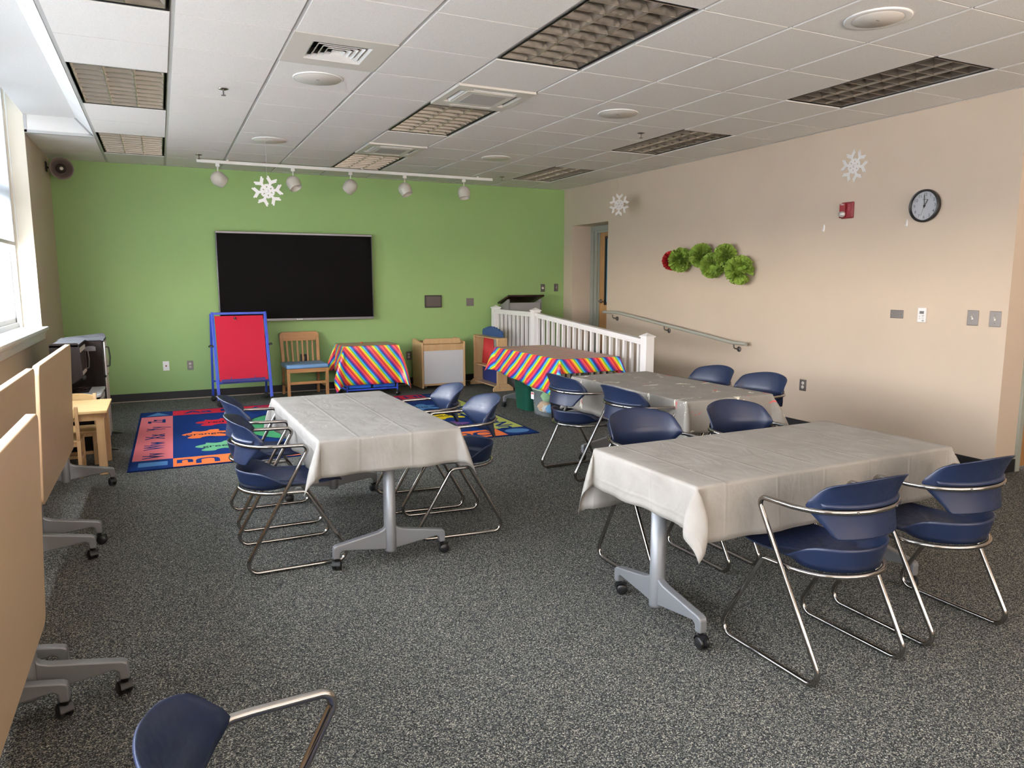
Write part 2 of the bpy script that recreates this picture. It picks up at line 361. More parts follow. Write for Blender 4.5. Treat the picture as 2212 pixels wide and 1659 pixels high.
# baseboards
b = MB(); b.box(XL, 4.84, YB-0.012, YB, 0, 0.102); struct(b.build('baseboard_back', 'baseb', bevel=0.003))
b = MB(); b.box(XL+0.013, 4.84, YB-0.022, YB-0.012, 0, 0.010); struct(b.build('trim_2', 'strip'))
b = MB(); b.box(XL, XL+0.012, YF, YB-0.012, 0, 0.102); struct(b.build('baseboard_left', 'baseb', bevel=0.003))
b = MB(); b.box(XR-0.012, XR, Y2-0.012, 1.66, 0, 0.102); b.box(XR-0.012, 6.38, Y2-0.012, Y2, 0, 0.102); struct(b.build('baseboard_right', 'baseb', bevel=0.003))
# ceiling : solid slab, tiles with tegular edges and tees
FIX = {}                                  # tiles taken by fixtures (i, r)
LIGHTS = [(0, -2), (0, 2), (0, 6), (4, -2), (4, 2), (4, 6), (8, -2), (8, 2), (8, 6)]
for i, r_ in LIGHTS:
    FIX[(i, r_)] = 1; FIX[(i, r_+1)] = 1
AC = [(4, 1), (4, 5)]; DIFF = [(2, 0)]
for k in AC+DIFF: FIX[k] = 1
b = MB(); b.box(XL, XE, YF, YB, H+0.16, H+0.22, 0)
i1 = int(XE/G_)+1
for i in range(0, i1):
    x0 = i*G_; x1 = min((i+1)*G_, XE)
    for r_ in range(int(YF/G_)-1, 10):
        y0 = max(r_*G_, YF); y1 = min((r_+1)*G_, YB)
        if y1-y0 < 0.02: continue
        xa = x0; xb = x1
        if xa < XR < xb and y0 >= Y2-0.2: xb = XR
        if xa >= XR and y0 >= Y2-0.1: continue
        if (i, r_) in FIX: continue
        b.box(xa+0.013, xb-(0.013 if xb == x1 else 0.002), y0+0.005, y1-0.005, H-0.004, H+0.012, 0)
for r_ in range(int(YF/G_)-1, 10):        # flat strip between window cove and the first tee, back corner
    y0 = r_*G_; y1 = min((r_+1)*G_, YB)
    if y0 < 3.8 and y1 > 3.94: b.box(XL, -0.013, 3.955, y1-0.004, H-0.004, H+0.012, 0)
    elif y0 >= 3.9 and y1-y0 > 0.02: b.box(XL, -0.013, y0+0.004, y1-0.004, H-0.004, H+0.012, 0)
for i in range(0, i1): b.box(i*G_-0.012, i*G_+0.012, YF, (YB if i*G_ < XR else Y2), H+0.004, H+0.03, 1)
for r_ in range(int(YF/G_)-1, 10):
    if YF < r_*G_ < YB:
        for i in range(-1, i1):
            if (i, r_) in FIX and (i, r_-1) in FIX and not ((i, r_) in AC+DIFF or (i, r_-1) in AC+DIFF): continue
            if i == -1 and r_*G_ < 3.9: continue
            if i*G_ > XR and r_*G_ > Y2: continue
            b.box(max(i*G_, XL), (i+1)*G_, r_*G_-0.012, r_*G_+0.012, H+0.005, H+0.03, 1)
b.box(XR-0.022, XR, Y2, YB, H-0.003, H+0.03, 1); b.box(-0.0, XR, YB-0.02, YB, H-0.001, H+0.03, 1)
struct(b.build('ceiling', ['tile', 'tee']))
# sloping cove up to the window head, with its cheek
b = MB()
zs = WZ1
def slope(x): return H+(zs-H)*(x/XL)
n = int((WY1-WY0)/G_)+1
for k in range(n):
    y1 = WY1-0.02-k*G_+0.0; y0 = max(y1-G_+0.012, WY0)
    if k == 0: y0 = 3.58; 
    else: y1 = 3.574-(k-1)*G_; y0 = max(y1-G_+0.012, WY0)
    b.add([(-0.014, y0, H), (-0.014, y1, H), (XL, y1, zs), (XL, y0, zs), (-0.014, y0, H+0.02), (-0.014, y1, H+0.02), (XL, y1, zs+0.02), (XL, y0, zs+0.02)],
          [(0, 3, 2, 1), (4, 5, 6, 7), (0, 1, 5, 4), (1, 2, 6, 5), (2, 3, 7, 6), (3, 0, 4, 7)], 0)
b.add([(-0.012, WY0, H+0.03), (-0.012, WY1, H+0.03), (XL, WY1, zs+0.03), (XL, WY0, zs+0.03)], [(0, 1, 2, 3)], 3)
b.prism([(XL, H-0.004), (-0.012, H-0.004), (XL, zs+0.02)], WY1, WY1+0.02, 'y', 2)
b.prism([(XL, H-0.004), (-0.012, H-0.004), (-0.02, H+0.022), (XL, H+0.022)], WY1-0.006, WY1, 'y', 1)
b.prism([(XL, H), (XL+0.022, H), (XL+0.022, zs-0.02), (XL, zs)], WY1-0.006, WY1, 'y', 1)
b.prism([(XL, zs), (XL, zs-0.03), (-0.05, H+0.02), (-0.012, H)], WY1-0.006, WY1, 'y', 1)
b.prism([(XL, H-0.004), (-0.012, H-0.004), (XL, zs+0.02)], WY0-0.02, WY0, 'y', 2)
struct(b.build('trim_3', ['white', 'tee', 'tile', 'grey_line']))
# ---- window in the left wall
b = MB(); xf = XL-0.15
b.box(xf-0.02, xf+0.0, WY1-0.05, WY1, WZ0, WZ1); b.box(xf-0.09, xf-0.02, WY1-0.03, WY1, WZ0, WZ1)
ys = [WY1-0.03]
while ys[-1] > WY0: ys.append(ys[-1]-1.20)
for y in ys[1:]: b.box(xf-0.09, xf-0.005, y-0.045, y+0.045, WZ0, WZ1)
b.box(xf-0.09, xf-0.03, WY0, WY1, WZ0, WZ0+0.05); b.box(xf-0.09, xf-0.03, WY0, WY1, WZ1-0.06, WZ1)
b.box(xf-0.085, xf-0.035, WY0, WY1, 2.25, 2.31)
win = b.build('window_1', 'white', bevel=0.003); struct(win)
b = MB()
for y in ys[:-1]:
    ya, yb_ = y-1.20+0.045, y-(0.0 if y == ys[0] else 0.045)
    for (za, zb) in ((WZ0+0.05, 2.25), (2.31, WZ1-0.06)):
        b.box(xf-0.085, xf-0.045, ya, ya+0.045, za, zb); b.box(xf-0.085, xf-0.045, yb_-0.045, yb_, za, zb)
        b.box(xf-0.085, xf-0.045, ya, yb_, za, za+0.045); b.box(xf-0.085, xf-0.045, ya, yb_, zb-0.045, zb)
b.build('window_frame', 'white', win, bevel=0.003)
b = MB(); b.box(xf-0.068, xf-0.064, WY0, WY1, WZ0+0.04, WZ1-0.04); b.build('window_pane', 'glass', win)
b = MB(); b.box(XL-0.235, XL+0.055, WY0-0.03, WY1+0.035, WZ0-0.028, WZ0+0.004); b.build('window_sill', 'white', win, bevel=0.008, seg=3)
b = MB(); b.box(XL+0.0005, XL+0.022, WY0-0.01, WY1+0.015, WZ0-0.115, WZ0-0.028); b.box(XL+0.0005, XL+0.034, WY0-0.01, WY1+0.02, WZ0-0.05, WZ0-0.028); b.build('sill_apron', 'white', win, bevel=0.004)
b = MB(); b.box(-60, XL-0.6, -60, 60, -0.7, -0.6); struct(b.build('ground_outside', mat('pale_paving', (0.86, 0.845, 0.82), 0.9)))
# roller blinds drawn half way down, one over each bay
def blind(y0, y1, first):
    t = thing('roller_blind', 'pale roller blind half drawn over the far left window' if first else 'long roller blind half drawn over the nearer window bays', 'blind', (xf, (y0+y1)/2, WZ1))
    w = (y1-y0)/2
    b = MB(); b.box(-0.004, -0.0025, -w+0.02, w-0.02, 1.83-WZ1, -0.03); b.build('blind_fabric', 'blind', t)
    b = MB(); b.box(-0.012, 0.006, -w+0.015, w-0.015, 1.795-WZ1, 1.83-WZ1); b.build('bottom_rail', 'offwhite', t, bevel=0.004)
    b = MB(); b.tube([(-0.012, -w+0.01, -0.02), (-0.012, w-0.01, -0.02)], 0.018, 12); b.build('roller', 'white', t)
    if first:
        b = MB(); b.tube([(0.03, w-0.03, -0.05), (0.032, w-0.035, 1.32-WZ1)], 0.0025, 6); b.tube([(0.03, w-0.055, -0.05), (0.034, w-0.05, 1.32-WZ1)], 0.0025, 6)
        b.tube([(0.034, w-0.04, 1.30-WZ1), (0.038, w-0.02, 1.06-WZ1)], 0.0022, 6); b.build('pull_cord', 'white', t)
        b = MB(); b.box(0.022, 0.042, w-0.062, w-0.028, 1.285-WZ1, 1.345-WZ1); c = b.build('cord_tensioner', 'white', t, bevel=0.004)
        b = MB(); b.disc(0.006, 0, 12, 0, Matrix.Translation((0.0425, w-0.045, 1.32-WZ1)) @ Matrix.Rotation(PI/2, 4, 'Y')); b.build('tensioner_screw', 'black', t)
blind(ys[1], ys[0], True)
blind(WY0+0.02, ys[1], False)
# ---- door in the recess of the right wall
b = MB()
jx = DX-0.02
for (a0, a1, xx0, xx1) in ((DY1-0.085, DY1-0.001, jx-0.012, jx+0.02), (DY1-0.150, DY1-0.085, jx+0.012, jx+0.04), (DY0+0.001, DY0+0.05, jx-0.012, jx+0.02)): b.box(xx0, xx1, a0, a1, 0.23, DZ1-0.06)
b.box(jx-0.012, jx+0.02, DY0+0.001, DY1-0.001, DZ1-0.075, DZ1-0.001); b.box(jx+0.02, jx+0.05, DY0+0.001, DY1-0.07, DZ1-0.10, DZ1-0.06)
b.box(jx+0.04, jx+0.1, DY1-0.175, DY1-0.001, 0.23, DZ1-0.06)
d = b.build('door_1', 'jamb', bevel=0.003); struct(d)
b = MB(); y1, y0, za, zb = DY1-0.178, DY0+0.04, 0.24, DZ1-0.10; wy1, wy0, wz0, wz1 = 4.995, 4.60, 1.15, 2.10
b.box(jx+0.05, jx+0.09, wy1, y1, za, zb); b.box(jx+0.05, jx+0.09, y0, wy0, za, zb); b.box(jx+0.05, jx+0.09, wy0, wy1, za, wz0); b.box(jx+0.05, jx+0.09, wy0, wy1, wz1, zb)
b.build('door_leaf', 'doorwood', d)
b = MB(); b.box(jx+0.042, jx+0.06, wy1-0.005, wy1+0.025, wz0-0.03, wz1+0.03); b.box(jx+0.042, jx+0.06, wy0-0.025, wy0+0.005, wz0-0.03, wz1+0.03)
b.box(jx+0.042, jx+0.06, wy0-0.025, wy1+0.025, wz0-0.04, wz0+0.005); b.box(jx+0.042, jx+0.06, wy0-0.025, wy1+0.025, wz1-0.005, wz1+0.03); b.build('window_trim', 'black', d)
b = MB(); b.box(jx+0.062, jx+0.066, wy0, wy1, wz0, wz1); b.build('blue_panel', mat('bluish_door_window', (0.09, 0.30, 0.42), 0.4), d)  # opaque blue sheet filling the bluish door window
b = MB(); Tm = Matrix.Translation((jx+0.05, y1-0.055, 1.165)) @ Matrix.Rotation(-PI/2, 4, 'Y'); b.lathe([(0.0, 0), (0.032, 0), (0.032, 0.008), (0.014, 0.014), (0.012, 0.045), (0, 0.045)], 20, 0, Tm)
b.tube(fillet([(jx+0.005, y1-0.055, 1.165), (jx-0.0, y1-0.08, 1.163), (jx+0.006, y1-0.165, 1.158)], 0.02), 0.009, 8); b.build('door_handle', 'chrome', d)
b = MB(); b.box(jx+0.044, jx+0.05, y0, y1-0.01, 0.25, 0.42); b.build('kick_plate', 'steel', d)
b = MB(); b.box(DX+0.10, DX+0.13, DY0-0.1, DY1+0.1, 0, DZ1); struct(b.build('trim_4', 'dark'))
# ---- second door in the return wall, only its frame edge shows
b = MB(); b.box(6.38, 6.43, Y2-0.02, Y2+0.02, 0, 2.2); b.box(6.43, 6.455, Y2-0.004, Y2+0.06, 0, 2.17); b.box(6.455, 6.50, Y2+0.02, Y2+0.08, 0, 2.17); b.box(6.38, 7.5, Y2-0.02, Y2+0.02, 2.16, 2.21); b.box(7.46, 7.51, Y2-0.02, Y2+0.02, 0, 2.2)
d = b.build('door_2', 'jamb', bevel=0.003); struct(d)
b = MB(); b.box(6.50, 7.46, Y2+0.05, Y2+0.09, 0.01, 2.16); b.build('door_leaf', 'doorwood', d)
# ---- ramp and landing behind the white railing
b = MB(); b.prism([(1.62, 0.0), (4.18, 0.225), (YB, 0.225), (YB, 0.0)], 4.86, XR, 'x', 0); struct(b.build('floor_ramp', 'carpet'))
b = MB(); b.prism([(1.62, 0.0), (4.18, 0.225), (4.18, 0.245), (1.62, 0.03)], 4.84, 4.86, 'x', 0); b.box(4.84, 4.86, 4.18, YB, 0, 0.245); struct(b.build('trim_5', 'white'))
b = MB(); b.box(5.0, XR-0.5, YB-0.012, YB, 0.225, 0.327); struct(b.build('baseboard_landing', 'baseb'))
# ------------------------------------------------------------------ ceiling fixtures
def light_fixture(i, r_, label):
    t = thing('ceiling_light', label, 'light fixture', ((i+0.5)*G_, (r_+1)*G_, H), 0, 'recessed louvred ceiling lights')
    w, l, h = 0.290, 0.595, 0.10
    b = MB(); b.box(-w, w, -l, l, h, h+0.01)
    for (a0, a1, c0, c1) in ((-w-0.004, -w, -l, l), (w, w+0.004, -l, l), (-w, w, -l-0.004, -l), (-w, w, l, l+0.004)): b.box(a0, a1, c0, c1, 0.0, h)
    b.build('housing', 'black', t)
    b = MB()                                   # parabolic reflector and cross blades, 3 cells wide
    wi, li = 0.270, 0.575; nx, ny = 3, 9
    for k in range(nx):                        # curved longitudinal reflectors
        x0 = -wi+2*wi*k/nx; x1 = -wi+2*wi*(k+1)/nx; G = []
        for q in range(9):
            u = q/8; x = x0+(x1-x0)*u; z = 0.012+0.066*(1-abs(2*u-1)**2.2)
            G.append([(x, -li, z), (x, li, z)])
        b.grid(G, 0, True)
    for k in range(1, nx): x = -wi+2*wi*k/nx; b.box(x-0.0025, x+0.0025, -li, li, 0.002, 0.02, 1)
    for k in range(0, ny+1):                   # cross blades : curved wedge section
        y = -li+2*li*k/ny; G = []
        for q in range(5):
            u = q/4; hw = 0.0015+0.011*u**2; G.append([(-wi, y-hw, 0.004+0.058*u), (wi, y-hw, 0.004+0.058*u)])
        b.grid(G, 0, True)
        b.grid([[(p[0], 2*y-p[1], p[2]) for p in row] for row in G], 0, True)
        b.box(-wi, wi, y-0.0018, y+0.0018, 0.0025, 0.005, 1)
    for (a0, a1, c0, c1) in ((-wi-0.004, -wi, -li, li), (wi, wi+0.004, -li, li), (-wi, wi, -li-0.004, -li), (-wi, wi, li, li+0.004)): b.box(a0, a1, c0, c1, 0.003, 0.05)
    b.build('louvre', ['louver', 'louver_edge'], t)
for (i, r_), lab in zip(LIGHTS, [
    'dark louvred light above the window side, only its corner showing at the top edge', 'unlit louvred light nearest the left window, nearest fully visible one',
    'unlit louvred light in the left window row, above the horn speaker side', 'large unlit louvred light at top centre with bright curved reflections',
    'unlit louvred light between the two white air conditioner panels', 'unlit louvred light just behind the white track rail, beyond second air conditioner panel',
    'unlit louvred light near the top right, above the round wall clock', 'unlit louvred light in the right hand row above the green pompoms',
    'unlit louvred light farthest back on the right, near the wall corner']): light_fixture(i, r_, lab)
# square cone diffuser
t = thing('ceiling_diffuser', 'square white air diffuser of nested frames in the ceiling', 'vent', (2.5*G_, 0.5*G_, H))
b = MB(); o_ = 0.299; c_ = 0.175
for (a0, a1, e0, e1) in ((-o_, o_, c_, o_), (-o_, o_, -o_, -c_), (-o_, -c_, -c_, c_), (c_, o_, -c_, c_)): b.box(a0, a1, e0, e1, -0.006, 0.004)
b.build('face_plate', 'offwhite', t)
b = MB()
for k in range(5):
    a = c_-k*0.034; a2 = a-0.019; z0, z1 = -0.004, 0.014
    for s_ in range(4):
        T = Matrix.Rotation(s_*PI/2, 4, 'Z')
        b.add([(-a, a, z0), (a, a, z0), (a2, a2, z1), (-a2, a2, z1), (-a, a, z0+0.002), (a, a, z0+0.002), (a2, a2, z1+0.002), (-a2, a2, z1+0.002)], [(0, 1, 2, 3), (7, 6, 5, 4), (0, 4, 5, 1)], 0, False, T)
b.box(-0.016, 0.016, -0.016, 0.016, 0.02, 0.024); b.build('louvre_frames', 'white', t)
b = MB(); b.box(-c_-0.01, c_+0.01, -c_-0.01, c_+0.01, 0.07, 0.08); b.build('duct', 'dark', t)
# ceiling cassettes
def cassette(i, r_, label):
    t = thing('ceiling_cassette', label, 'air conditioner', ((i+0.5)*G_, (r_+0.5)*G_, H), 0, 'white ceiling air conditioner panels')
    b = MB(); s = 0.303; g = 0.19; ss = 0.222; ww = 0.028; ll = 0.17
    def ring(o, i_, z0, z1, m=0):
        for (a0, a1, e0, e1) in ((-o, o, i_, o), (-o, o, -o, -i_), (-o, -i_, -i_, i_), (i_, o, -i_, i_)): b.box(a0, a1, e0, e1, z0, z1, m)
    # panel with four slots cut out
    xs = [-s, -ss-ww, -ss+ww, -ll, ll, ss-ww, ss+ww, s]
    for a in range(7):
        for c in range(7):
            xm = (xs[a]+xs[a+1])/2; ym = (xs[c]+xs[c+1])/2
            inx = ss-ww < abs(xm) < ss+ww and abs(ym) < ll; iny = ss-ww < abs(ym) < ss+ww and abs(xm) < ll
            if inx or iny: continue
            b.box(xs[a], xs[a+1], xs[c], xs[c+1], -0.018, 0.002)
    b.build('panel', 'offwhite', t)
    b = MB(); b.box(-g, g, -g, g, -0.022, -0.0185); b.build('intake_frame', 'offwhite', t, bevel=0.002)
    b = MB(); b.box(-0.14, 0.14, -0.14, 0.14, -0.024, -0.0222); q = b.build('intake_grille', mat('grey_grille', (0.42, 0.40, 0.38), 0.7), t)
    b = MB(); b.box(-s+0.01, s-0.01, -s+0.01, s-0.01, 0.03, 0.04); b.build('duct', 'dark', t)
    for k in range(4):
        T = Matrix.Rotation(k*PI/2, 4, 'Z'); b = MB()
        b.box(-0.011, 0.011, -ll+0.014, ll-0.014, -0.003, 0.0, 0, T @ Matrix.Translation((ss-0.012, 0, -0.006)) @ Matrix.Rotation(R(-48), 4, 'Y'))
        b.build('air_flap', 'white', t)
cassette(4, 1, 'white air conditioner panel nearer the camera, in front of the middle louvred light')
cassette(4, 5, 'white air conditioner panel farther back, nearer the green wall')
def ceil_speaker(i, r_, rad, label, ringed=False):
    t = thing('ceiling_speaker', label, 'speaker', ((i+0.5)*G_, (r_+0.5)*G_, H-0.004), 0, 'round flush ceiling speakers')
    b = MB(); b.lathe([(rad, 0.002), (rad, -0.006), (rad-0.006, -0.009)] + ([(rad*0.76, -0.006)] if ringed else [(rad*0.96, -0.006)]), 48, 0); b.build('rim', 'white', t)
    b = MB(); g = rad*(0.76 if ringed else 0.96); b.lathe([(g, -0.005), (g*0.97, -0.010), (0.0, -0.011)], 48, 0); b.build('grille', 'offwhite', t)
    b = MB(); b.box(-0.012, 0.012, -0.002, 0.002, -0.0125, -0.0105); b.build('badge', 'grey_line', t)
for i, r_, rd, lab, rg in [(2, 1, 0.165, 'round white ceiling speaker just behind the square diffuser', False), (2, 5, 0.165, 'round white ceiling speaker above the hanging snowflake', False),
                           (6, 1, 0.165, 'round white ceiling speaker right of the nearer air conditioner panel', False), (6, 5, 0.165, 'round white ceiling speaker farthest back, near the track rail end', False),
                           (6, -3, 0.165, 'large round ringed ceiling speaker at the top right', True)]: ceil_speaker(i, r_, rd, lab, rg)
def sprinkler(x, y, label):
    t = thing('sprinkler_head', label, 'sprinkler', (x, y, H-0.004), 0, 'ceiling sprinkler heads')
    b = MB(); b.lathe([(0.0, -0.001), (0.036, -0.001), (0.036, -0.004), (0.018, -0.010), (0.0, -0.010)], 20); b.build('escutcheon', 'chrome', t)
    b = MB(); b.tube([(0, 0, -0.008), (0, 0, -0.045)], 0.005, 8); b.lathe([(0.0, -0.045), (0.017, -0.045), (0.017, -0.048), (0, -0.048)], 12); b.build('sprinkler_deflector', 'steel', t)
sprinkler(1.58*G_, 2.43*G_, 'small sprinkler head nearest the left window, over the easel side')
sprinkler(1.54*G_, 7.48*G_, 'sprinkler head at the left end of the white track rail')
sprinkler(7.56*G_, 2.45*G_, 'sprinkler head beside the right louvred light, above the pompoms')
sprinkler(7.63*G_, 7.68*G_, 'farthest sprinkler head, right of the track rail end')
# track rail and its five spherical heads
TY = 4.80; TZ = H-0.036
b = MB(); b.box(0.922, 4.56, TY-0.018, TY+0.018, TZ-0.018, TZ+0.018); tr = b.build('light_track', 'white', bevel=0.003)
for x in (1.25, 2.8, 4.35):
    b = MB(); b.box(x-0.012, x+0.012, TY-0.008, TY+0.008, TZ+0.018, H); b.build('hanger', 'white', tr)
tag(tr, 'long white track rail hanging under the ceiling before the green wall', 'track rail')
for k, (x, ax, ay, lab) in enumerate([(1.141, -60, 20, 'leftmost white globe spotlight on the track rail'), (1.972, -20, -25, 'second globe spotlight from the left, just right of the snowflake'),
                              (2.657, 35, 30, 'middle of the five white globe spotlights, above the big screen'), (3.346, -20, -20, 'fourth globe spotlight, right of the big screen edge'),
                              (4.153, 0, -15, 'rightmost white globe spotlight on the track rail')]):
    t = thing('track_spotlight', lab, 'spotlight', (x, TY, TZ-0.018), 0, 'globe spotlights on the track rail')
    b = MB(); b.box(-0.022, 0.022, -0.016, 0.016, -0.036, 0.0); b.build('adapter', 'white', t, bevel=0.004)
    b = MB(); b.tube([(0, 0, -0.03), (0, 0, -0.095)], 0.007, 8); b.tube([(0, -0.006, -0.098), (0, 0.006, -0.098)], 0.010, 10); b.build('stem', 'white', t)
    b = MB(); T = Matrix.Translation((0, 0, -0.165)) @ Matrix.Rotation(R(ax), 4, 'Y') @ Matrix.Rotation(R(ay), 4, 'X') @ Matrix.Scale(1.30, 4)
    b.lathe([(0.0, 0.062), (0.020, 0.060), (0.040, 0.050), (0.056, 0.030), (0.0635, 0.005), (0.062, -0.02), (0.056, -0.038), (0.055, -0.058), (0.053, -0.062), (0.050, -0.058), (0.045, -0.02), (0.0, 0.0)], 28, 0, T); b.build('lamp_shade', 'spot', t)
# horn speaker in the left corner
t = thing('horn_speaker', 'round brown grey horn loudspeaker in the upper left corner', 'speaker', (-0.43, 5.20, 2.69))
T = Matrix.Rotation(R(8), 4, 'Z') @ Matrix.Rotation(R(96), 4, 'X')
b = MB(); b.lathe([(0.0, -0.16), (0.045, -0.16), (0.05, -0.10), (0.055, -0.06), (0.075, -0.03), (0.10, 0.03), (0.115, 0.045), (0.118, 0.055), (0.113, 0.055), (0.10, 0.045), (0.07, -0.005), (0.06, -0.03), (0.0, -0.035)], 40, 0, T); b.build('horn', 'horn', t)
b = MB(); b.lathe([(0.0, 0.045), (0.022, 0.042), (0.045, 0.02), (0.052, -0.01), (0.050, -0.03)], 28, 0, T); b.build('reentrant_bell', mat('dark_horn', (0.05, 0.04, 0.035), 0.4), t)
b = MB(); b.lathe([(0.0, 0.052), (0.016, 0.050), (0.018, 0.043)], 20, 0, T); b.build('badge', 'offwhite', t)
b = MB(); b.box(-0.152, -0.142, 0.02, 0.12, -0.03, 0.07); b.tube(fillet([(-0.145, 0.07, 0.02), (-0.11, 0.09, 0.0), (-0.05, 0.12, 0.0)], 0.02), 0.009, 8); b.build('mounting_bracket', 'dark', t)
# ------------------------------------------------------------------ things on the green wall
def plate(name, Mx, w, h, m, label, cat, kind='outlet', group=None):
    t = thing(name, label, cat, Mx.to_translation(), 0, group); r3 = Mx.to_3x3().to_4x4()
    b = MB(); b.box(-w/2, w/2, -h/2, h/2, 0.0, 0.006, 0, r3); b.build('cover_plate', m, t, bevel=0.003)
    if kind == 'outlet':
        for s_ in (-1, 1):
            b = MB(); b.lathe([(0.0165, 0.006), (0.0165, 0.0085), (0.0, 0.0085)], 20, 0, r3 @ Matrix.Translation((0, s_*0.020, 0))); rc = b.build('receptacle', 'offwhite', t)
            b = MB(); b.box(-0.007, -0.005, s_*0.020-0.002, s_*0.020+0.006, 0.0084, 0.009, 0, r3); b.box(0.005, 0.007, s_*0.020-0.002, s_*0.020+0.006, 0.0084, 0.009, 0, r3); b.box(-0.0015, 0.0015, s_*0.020-0.008, s_*0.020-0.005, 0.0084, 0.009, 0, r3); b.build('slots', 'black', rc)
        b = MB(); b.lathe([(0.003, 0.006), (0.003, 0.0075), (0, 0.0075)], 8, 0, r3); b.build('screw', 'screw', t)
    elif kind == 'switch':
        b = MB(); b.box(-0.006, 0.006, -0.012, 0.012, 0.006, 0.008, 0, r3); sw = b.build('toggle_bezel', 'offwhite', t)
        b = MB(); b.box(-0.005, 0.005, -0.001, 0.009, 0.008, 0.022, 0, r3 @ Matrix.Rotation(R(-18), 4, 'X')); b.build('toggle', 'offwhite', t, bevel=0.001)
        for s_ in (-1, 1): b = MB(); b.lathe([(0.004, 0.006), (0.004, 0.008), (0, 0.008)], 10, 0, r3 @ Matrix.Translation((0, s_*0.030, 0))); b.build('screw', 'screw', t)
    elif kind == 'knob':
        b = MB(); b.lathe([(0.016, 0.006), (0.014, 0.022), (0.0, 0.022)], 20, 0, r3); b.build('dimmer_knob', 'offwhite', t)
        for s_ in (-1, 1): b = MB(); b.lathe([(0.004, 0.006), (0.004, 0.008), (0, 0.008)], 10, 0, r3 @ Matrix.Translation((0, s_*0.030, 0))); b.build('screw', 'screw', t)
    elif kind == 'jack':
        b = MB(); b.lathe([(0.010, 0.006), (0.010, 0.008), (0, 0.008)], 12, 0, r3); b.build('jack', mat('rust_jack', (0.25, 0.08, 0.05), 0.5), t)
    elif kind == 'blank':
        for s_ in (-1, 1):
            off = (s_*w*0.38, 0, 0) if w > h else (0, s_*h*0.38, 0)
            b = MB(); b.lathe([(0.004, 0.006), (0.004, 0.008), (0, 0.008)], 10, 0, r3 @ Matrix.Translation(off)); b.build('screw', 'screw', t)
    return t
plate('wall_jack_plate', on_back(0.478, 0.425), 0.072, 0.117, 'white', 'white wall plate with one small jack, low on green wall near the corner', 'wall plate', 'jack')
plate('wall_outlet', on_back(0.753, 0.419), 0.072, 0.117, 'steel', 'steel wall outlet left of the red easel', 'outlet')
plate('wall_outlet', on_back(3.609, 0.414), 0.078, 0.122, 'steel', 'steel outlet on green wall between rainbow table and wooden whiteboard cabinet', 'outlet')
plate('blank_wall_plate', on_back(4.558, 1.163), 0.118, 0.115, 'steel', 'square blank steel plate on green wall right of small dark panel', 'wall plate', 'none')
plate('dimmer_switch', on_back(5.761, 1.363), 0.075, 0.117, 'steel', 'steel plate with round knob above the lectern, left of the pair', 'switch', 'knob')
plate('light_switch', on_back(5.996, 1.370), 0.075, 0.117, 'steel', 'steel switch plate on green wall nearest the beige corner', 'switch', 'switch')
b = MB(); b.box(2.100, 2.215, YB-0.02, YB, 0.372, 0.501, 0); b.box(2.120, 2.160, YB-0.022, YB-0.019, 0.42, 0.47, 1); tag(b.build('floor_box_plate', ['black', 'steel'], bevel=0.002), 'black connection box on green wall behind the wooden chair', 'wall plate')
t = thing('control_panel', 'small dark framed touch panel mounted on the green wall', 'touch panel', (3.984, YB, 1.18))
b = MB(); b.box(-0.126, 0.126, -0.028, 0, -0.088, 0.088); b.build('frame', mat('dark_brown_frame', (0.018, 0.010, 0.012), 0.35), t, bevel=0.004)
b = MB(); b.box(-0.108, 0.108, -0.0295, -0.0275, -0.070, 0.070); b.build('screen', mat('grey_touch_screen', (0.085, 0.07, 0.065), 0.35), t)
# big wall display
t = thing('wall_display', 'very large black flat screen display on the green wall', 'television', (2.108, YB-0.055, 1.5215))
w, h = 0.985, 0.565
b = MB(); b.box(-w+0.05, w-0.05, 0.0, 0.055, -h+0.06, h-0.06); b.build('back_case', 'black', t)
b = MB(); b.box(-w, w, -0.045, 0.0, -h, h); b.build('bezel', 'bezel', t, bevel=0.006)
b = MB(); b.box(-w+0.012, w-0.012, -0.047, -0.045, -h+0.032, h-0.028); b.build('screen', 'screen', t)
b = MB(); b.box(-w+0.002, w-0.002, -0.050, -0.046, -h+0.004, -h+0.012); b.box(-w+0.002, w-0.002, -0.050, -0.046, -h+0.018, -h+0.026); b.build('lower_trim', 'bezel_lt', t)
b = MB(); b.box(-w+0.002, w-0.002, -0.048, -0.044, h-0.022, h-0.004); b.build('upper_trim', 'bezel_lt', t)
b = MB(); b.box(-0.045, -0.035, -0.052, -0.050, -h+0.010, -h+0.020)
for k in range(5): b.box(-0.027+k*0.012, -0.019+k*0.012, -0.052, -0.050, -h+0.011, -h+0.018)
b.build('maker_mark', 'white', t)
# ------------------------------------------------------------------ things on the beige wall
plate('blank_wall_plate', on_right(-0.150, 1.190), 0.122, 0.070, 'steel', 'wide blank steel plate on beige wall, left of white thermostat', 'wall plate', 'blank')
plate('light_switch', on_right(-0.802, 1.187), 0.086, 0.117, 'steel', 'steel toggle switch on beige wall, left one of the pair', 'switch', 'switch')
plate('light_switch', on_right(-0.972, 1.186), 0.086, 0.117, 'steel', 'steel toggle switch nearest the outer corner of beige wall', 'switch', 'switch')
plate('wall_outlet', on_right(0.815, 0.453), 0.082, 0.112, 'steel', 'steel outlet low on beige wall, right of the blue chairs', 'outlet')
plate('wall_outlet', on_right(1.075, 0.44), 0.080, 0.120, 'offwhite', 'ivory wall plate low on beige wall, half hidden by a chair', 'outlet', 'none')
t = thing('thermostat', 'white thermostat controller with small dark display on beige wall', 'thermostat', (XR, -0.388, 1.192)); r3 = on_right(0, 0).to_3x3().to_4x4()
b = MB(); b.box(-0.036, 0.036, -0.060, 0.060, 0, 0.020, 0, r3); b.build('case', 'white', t, bevel=0.003)
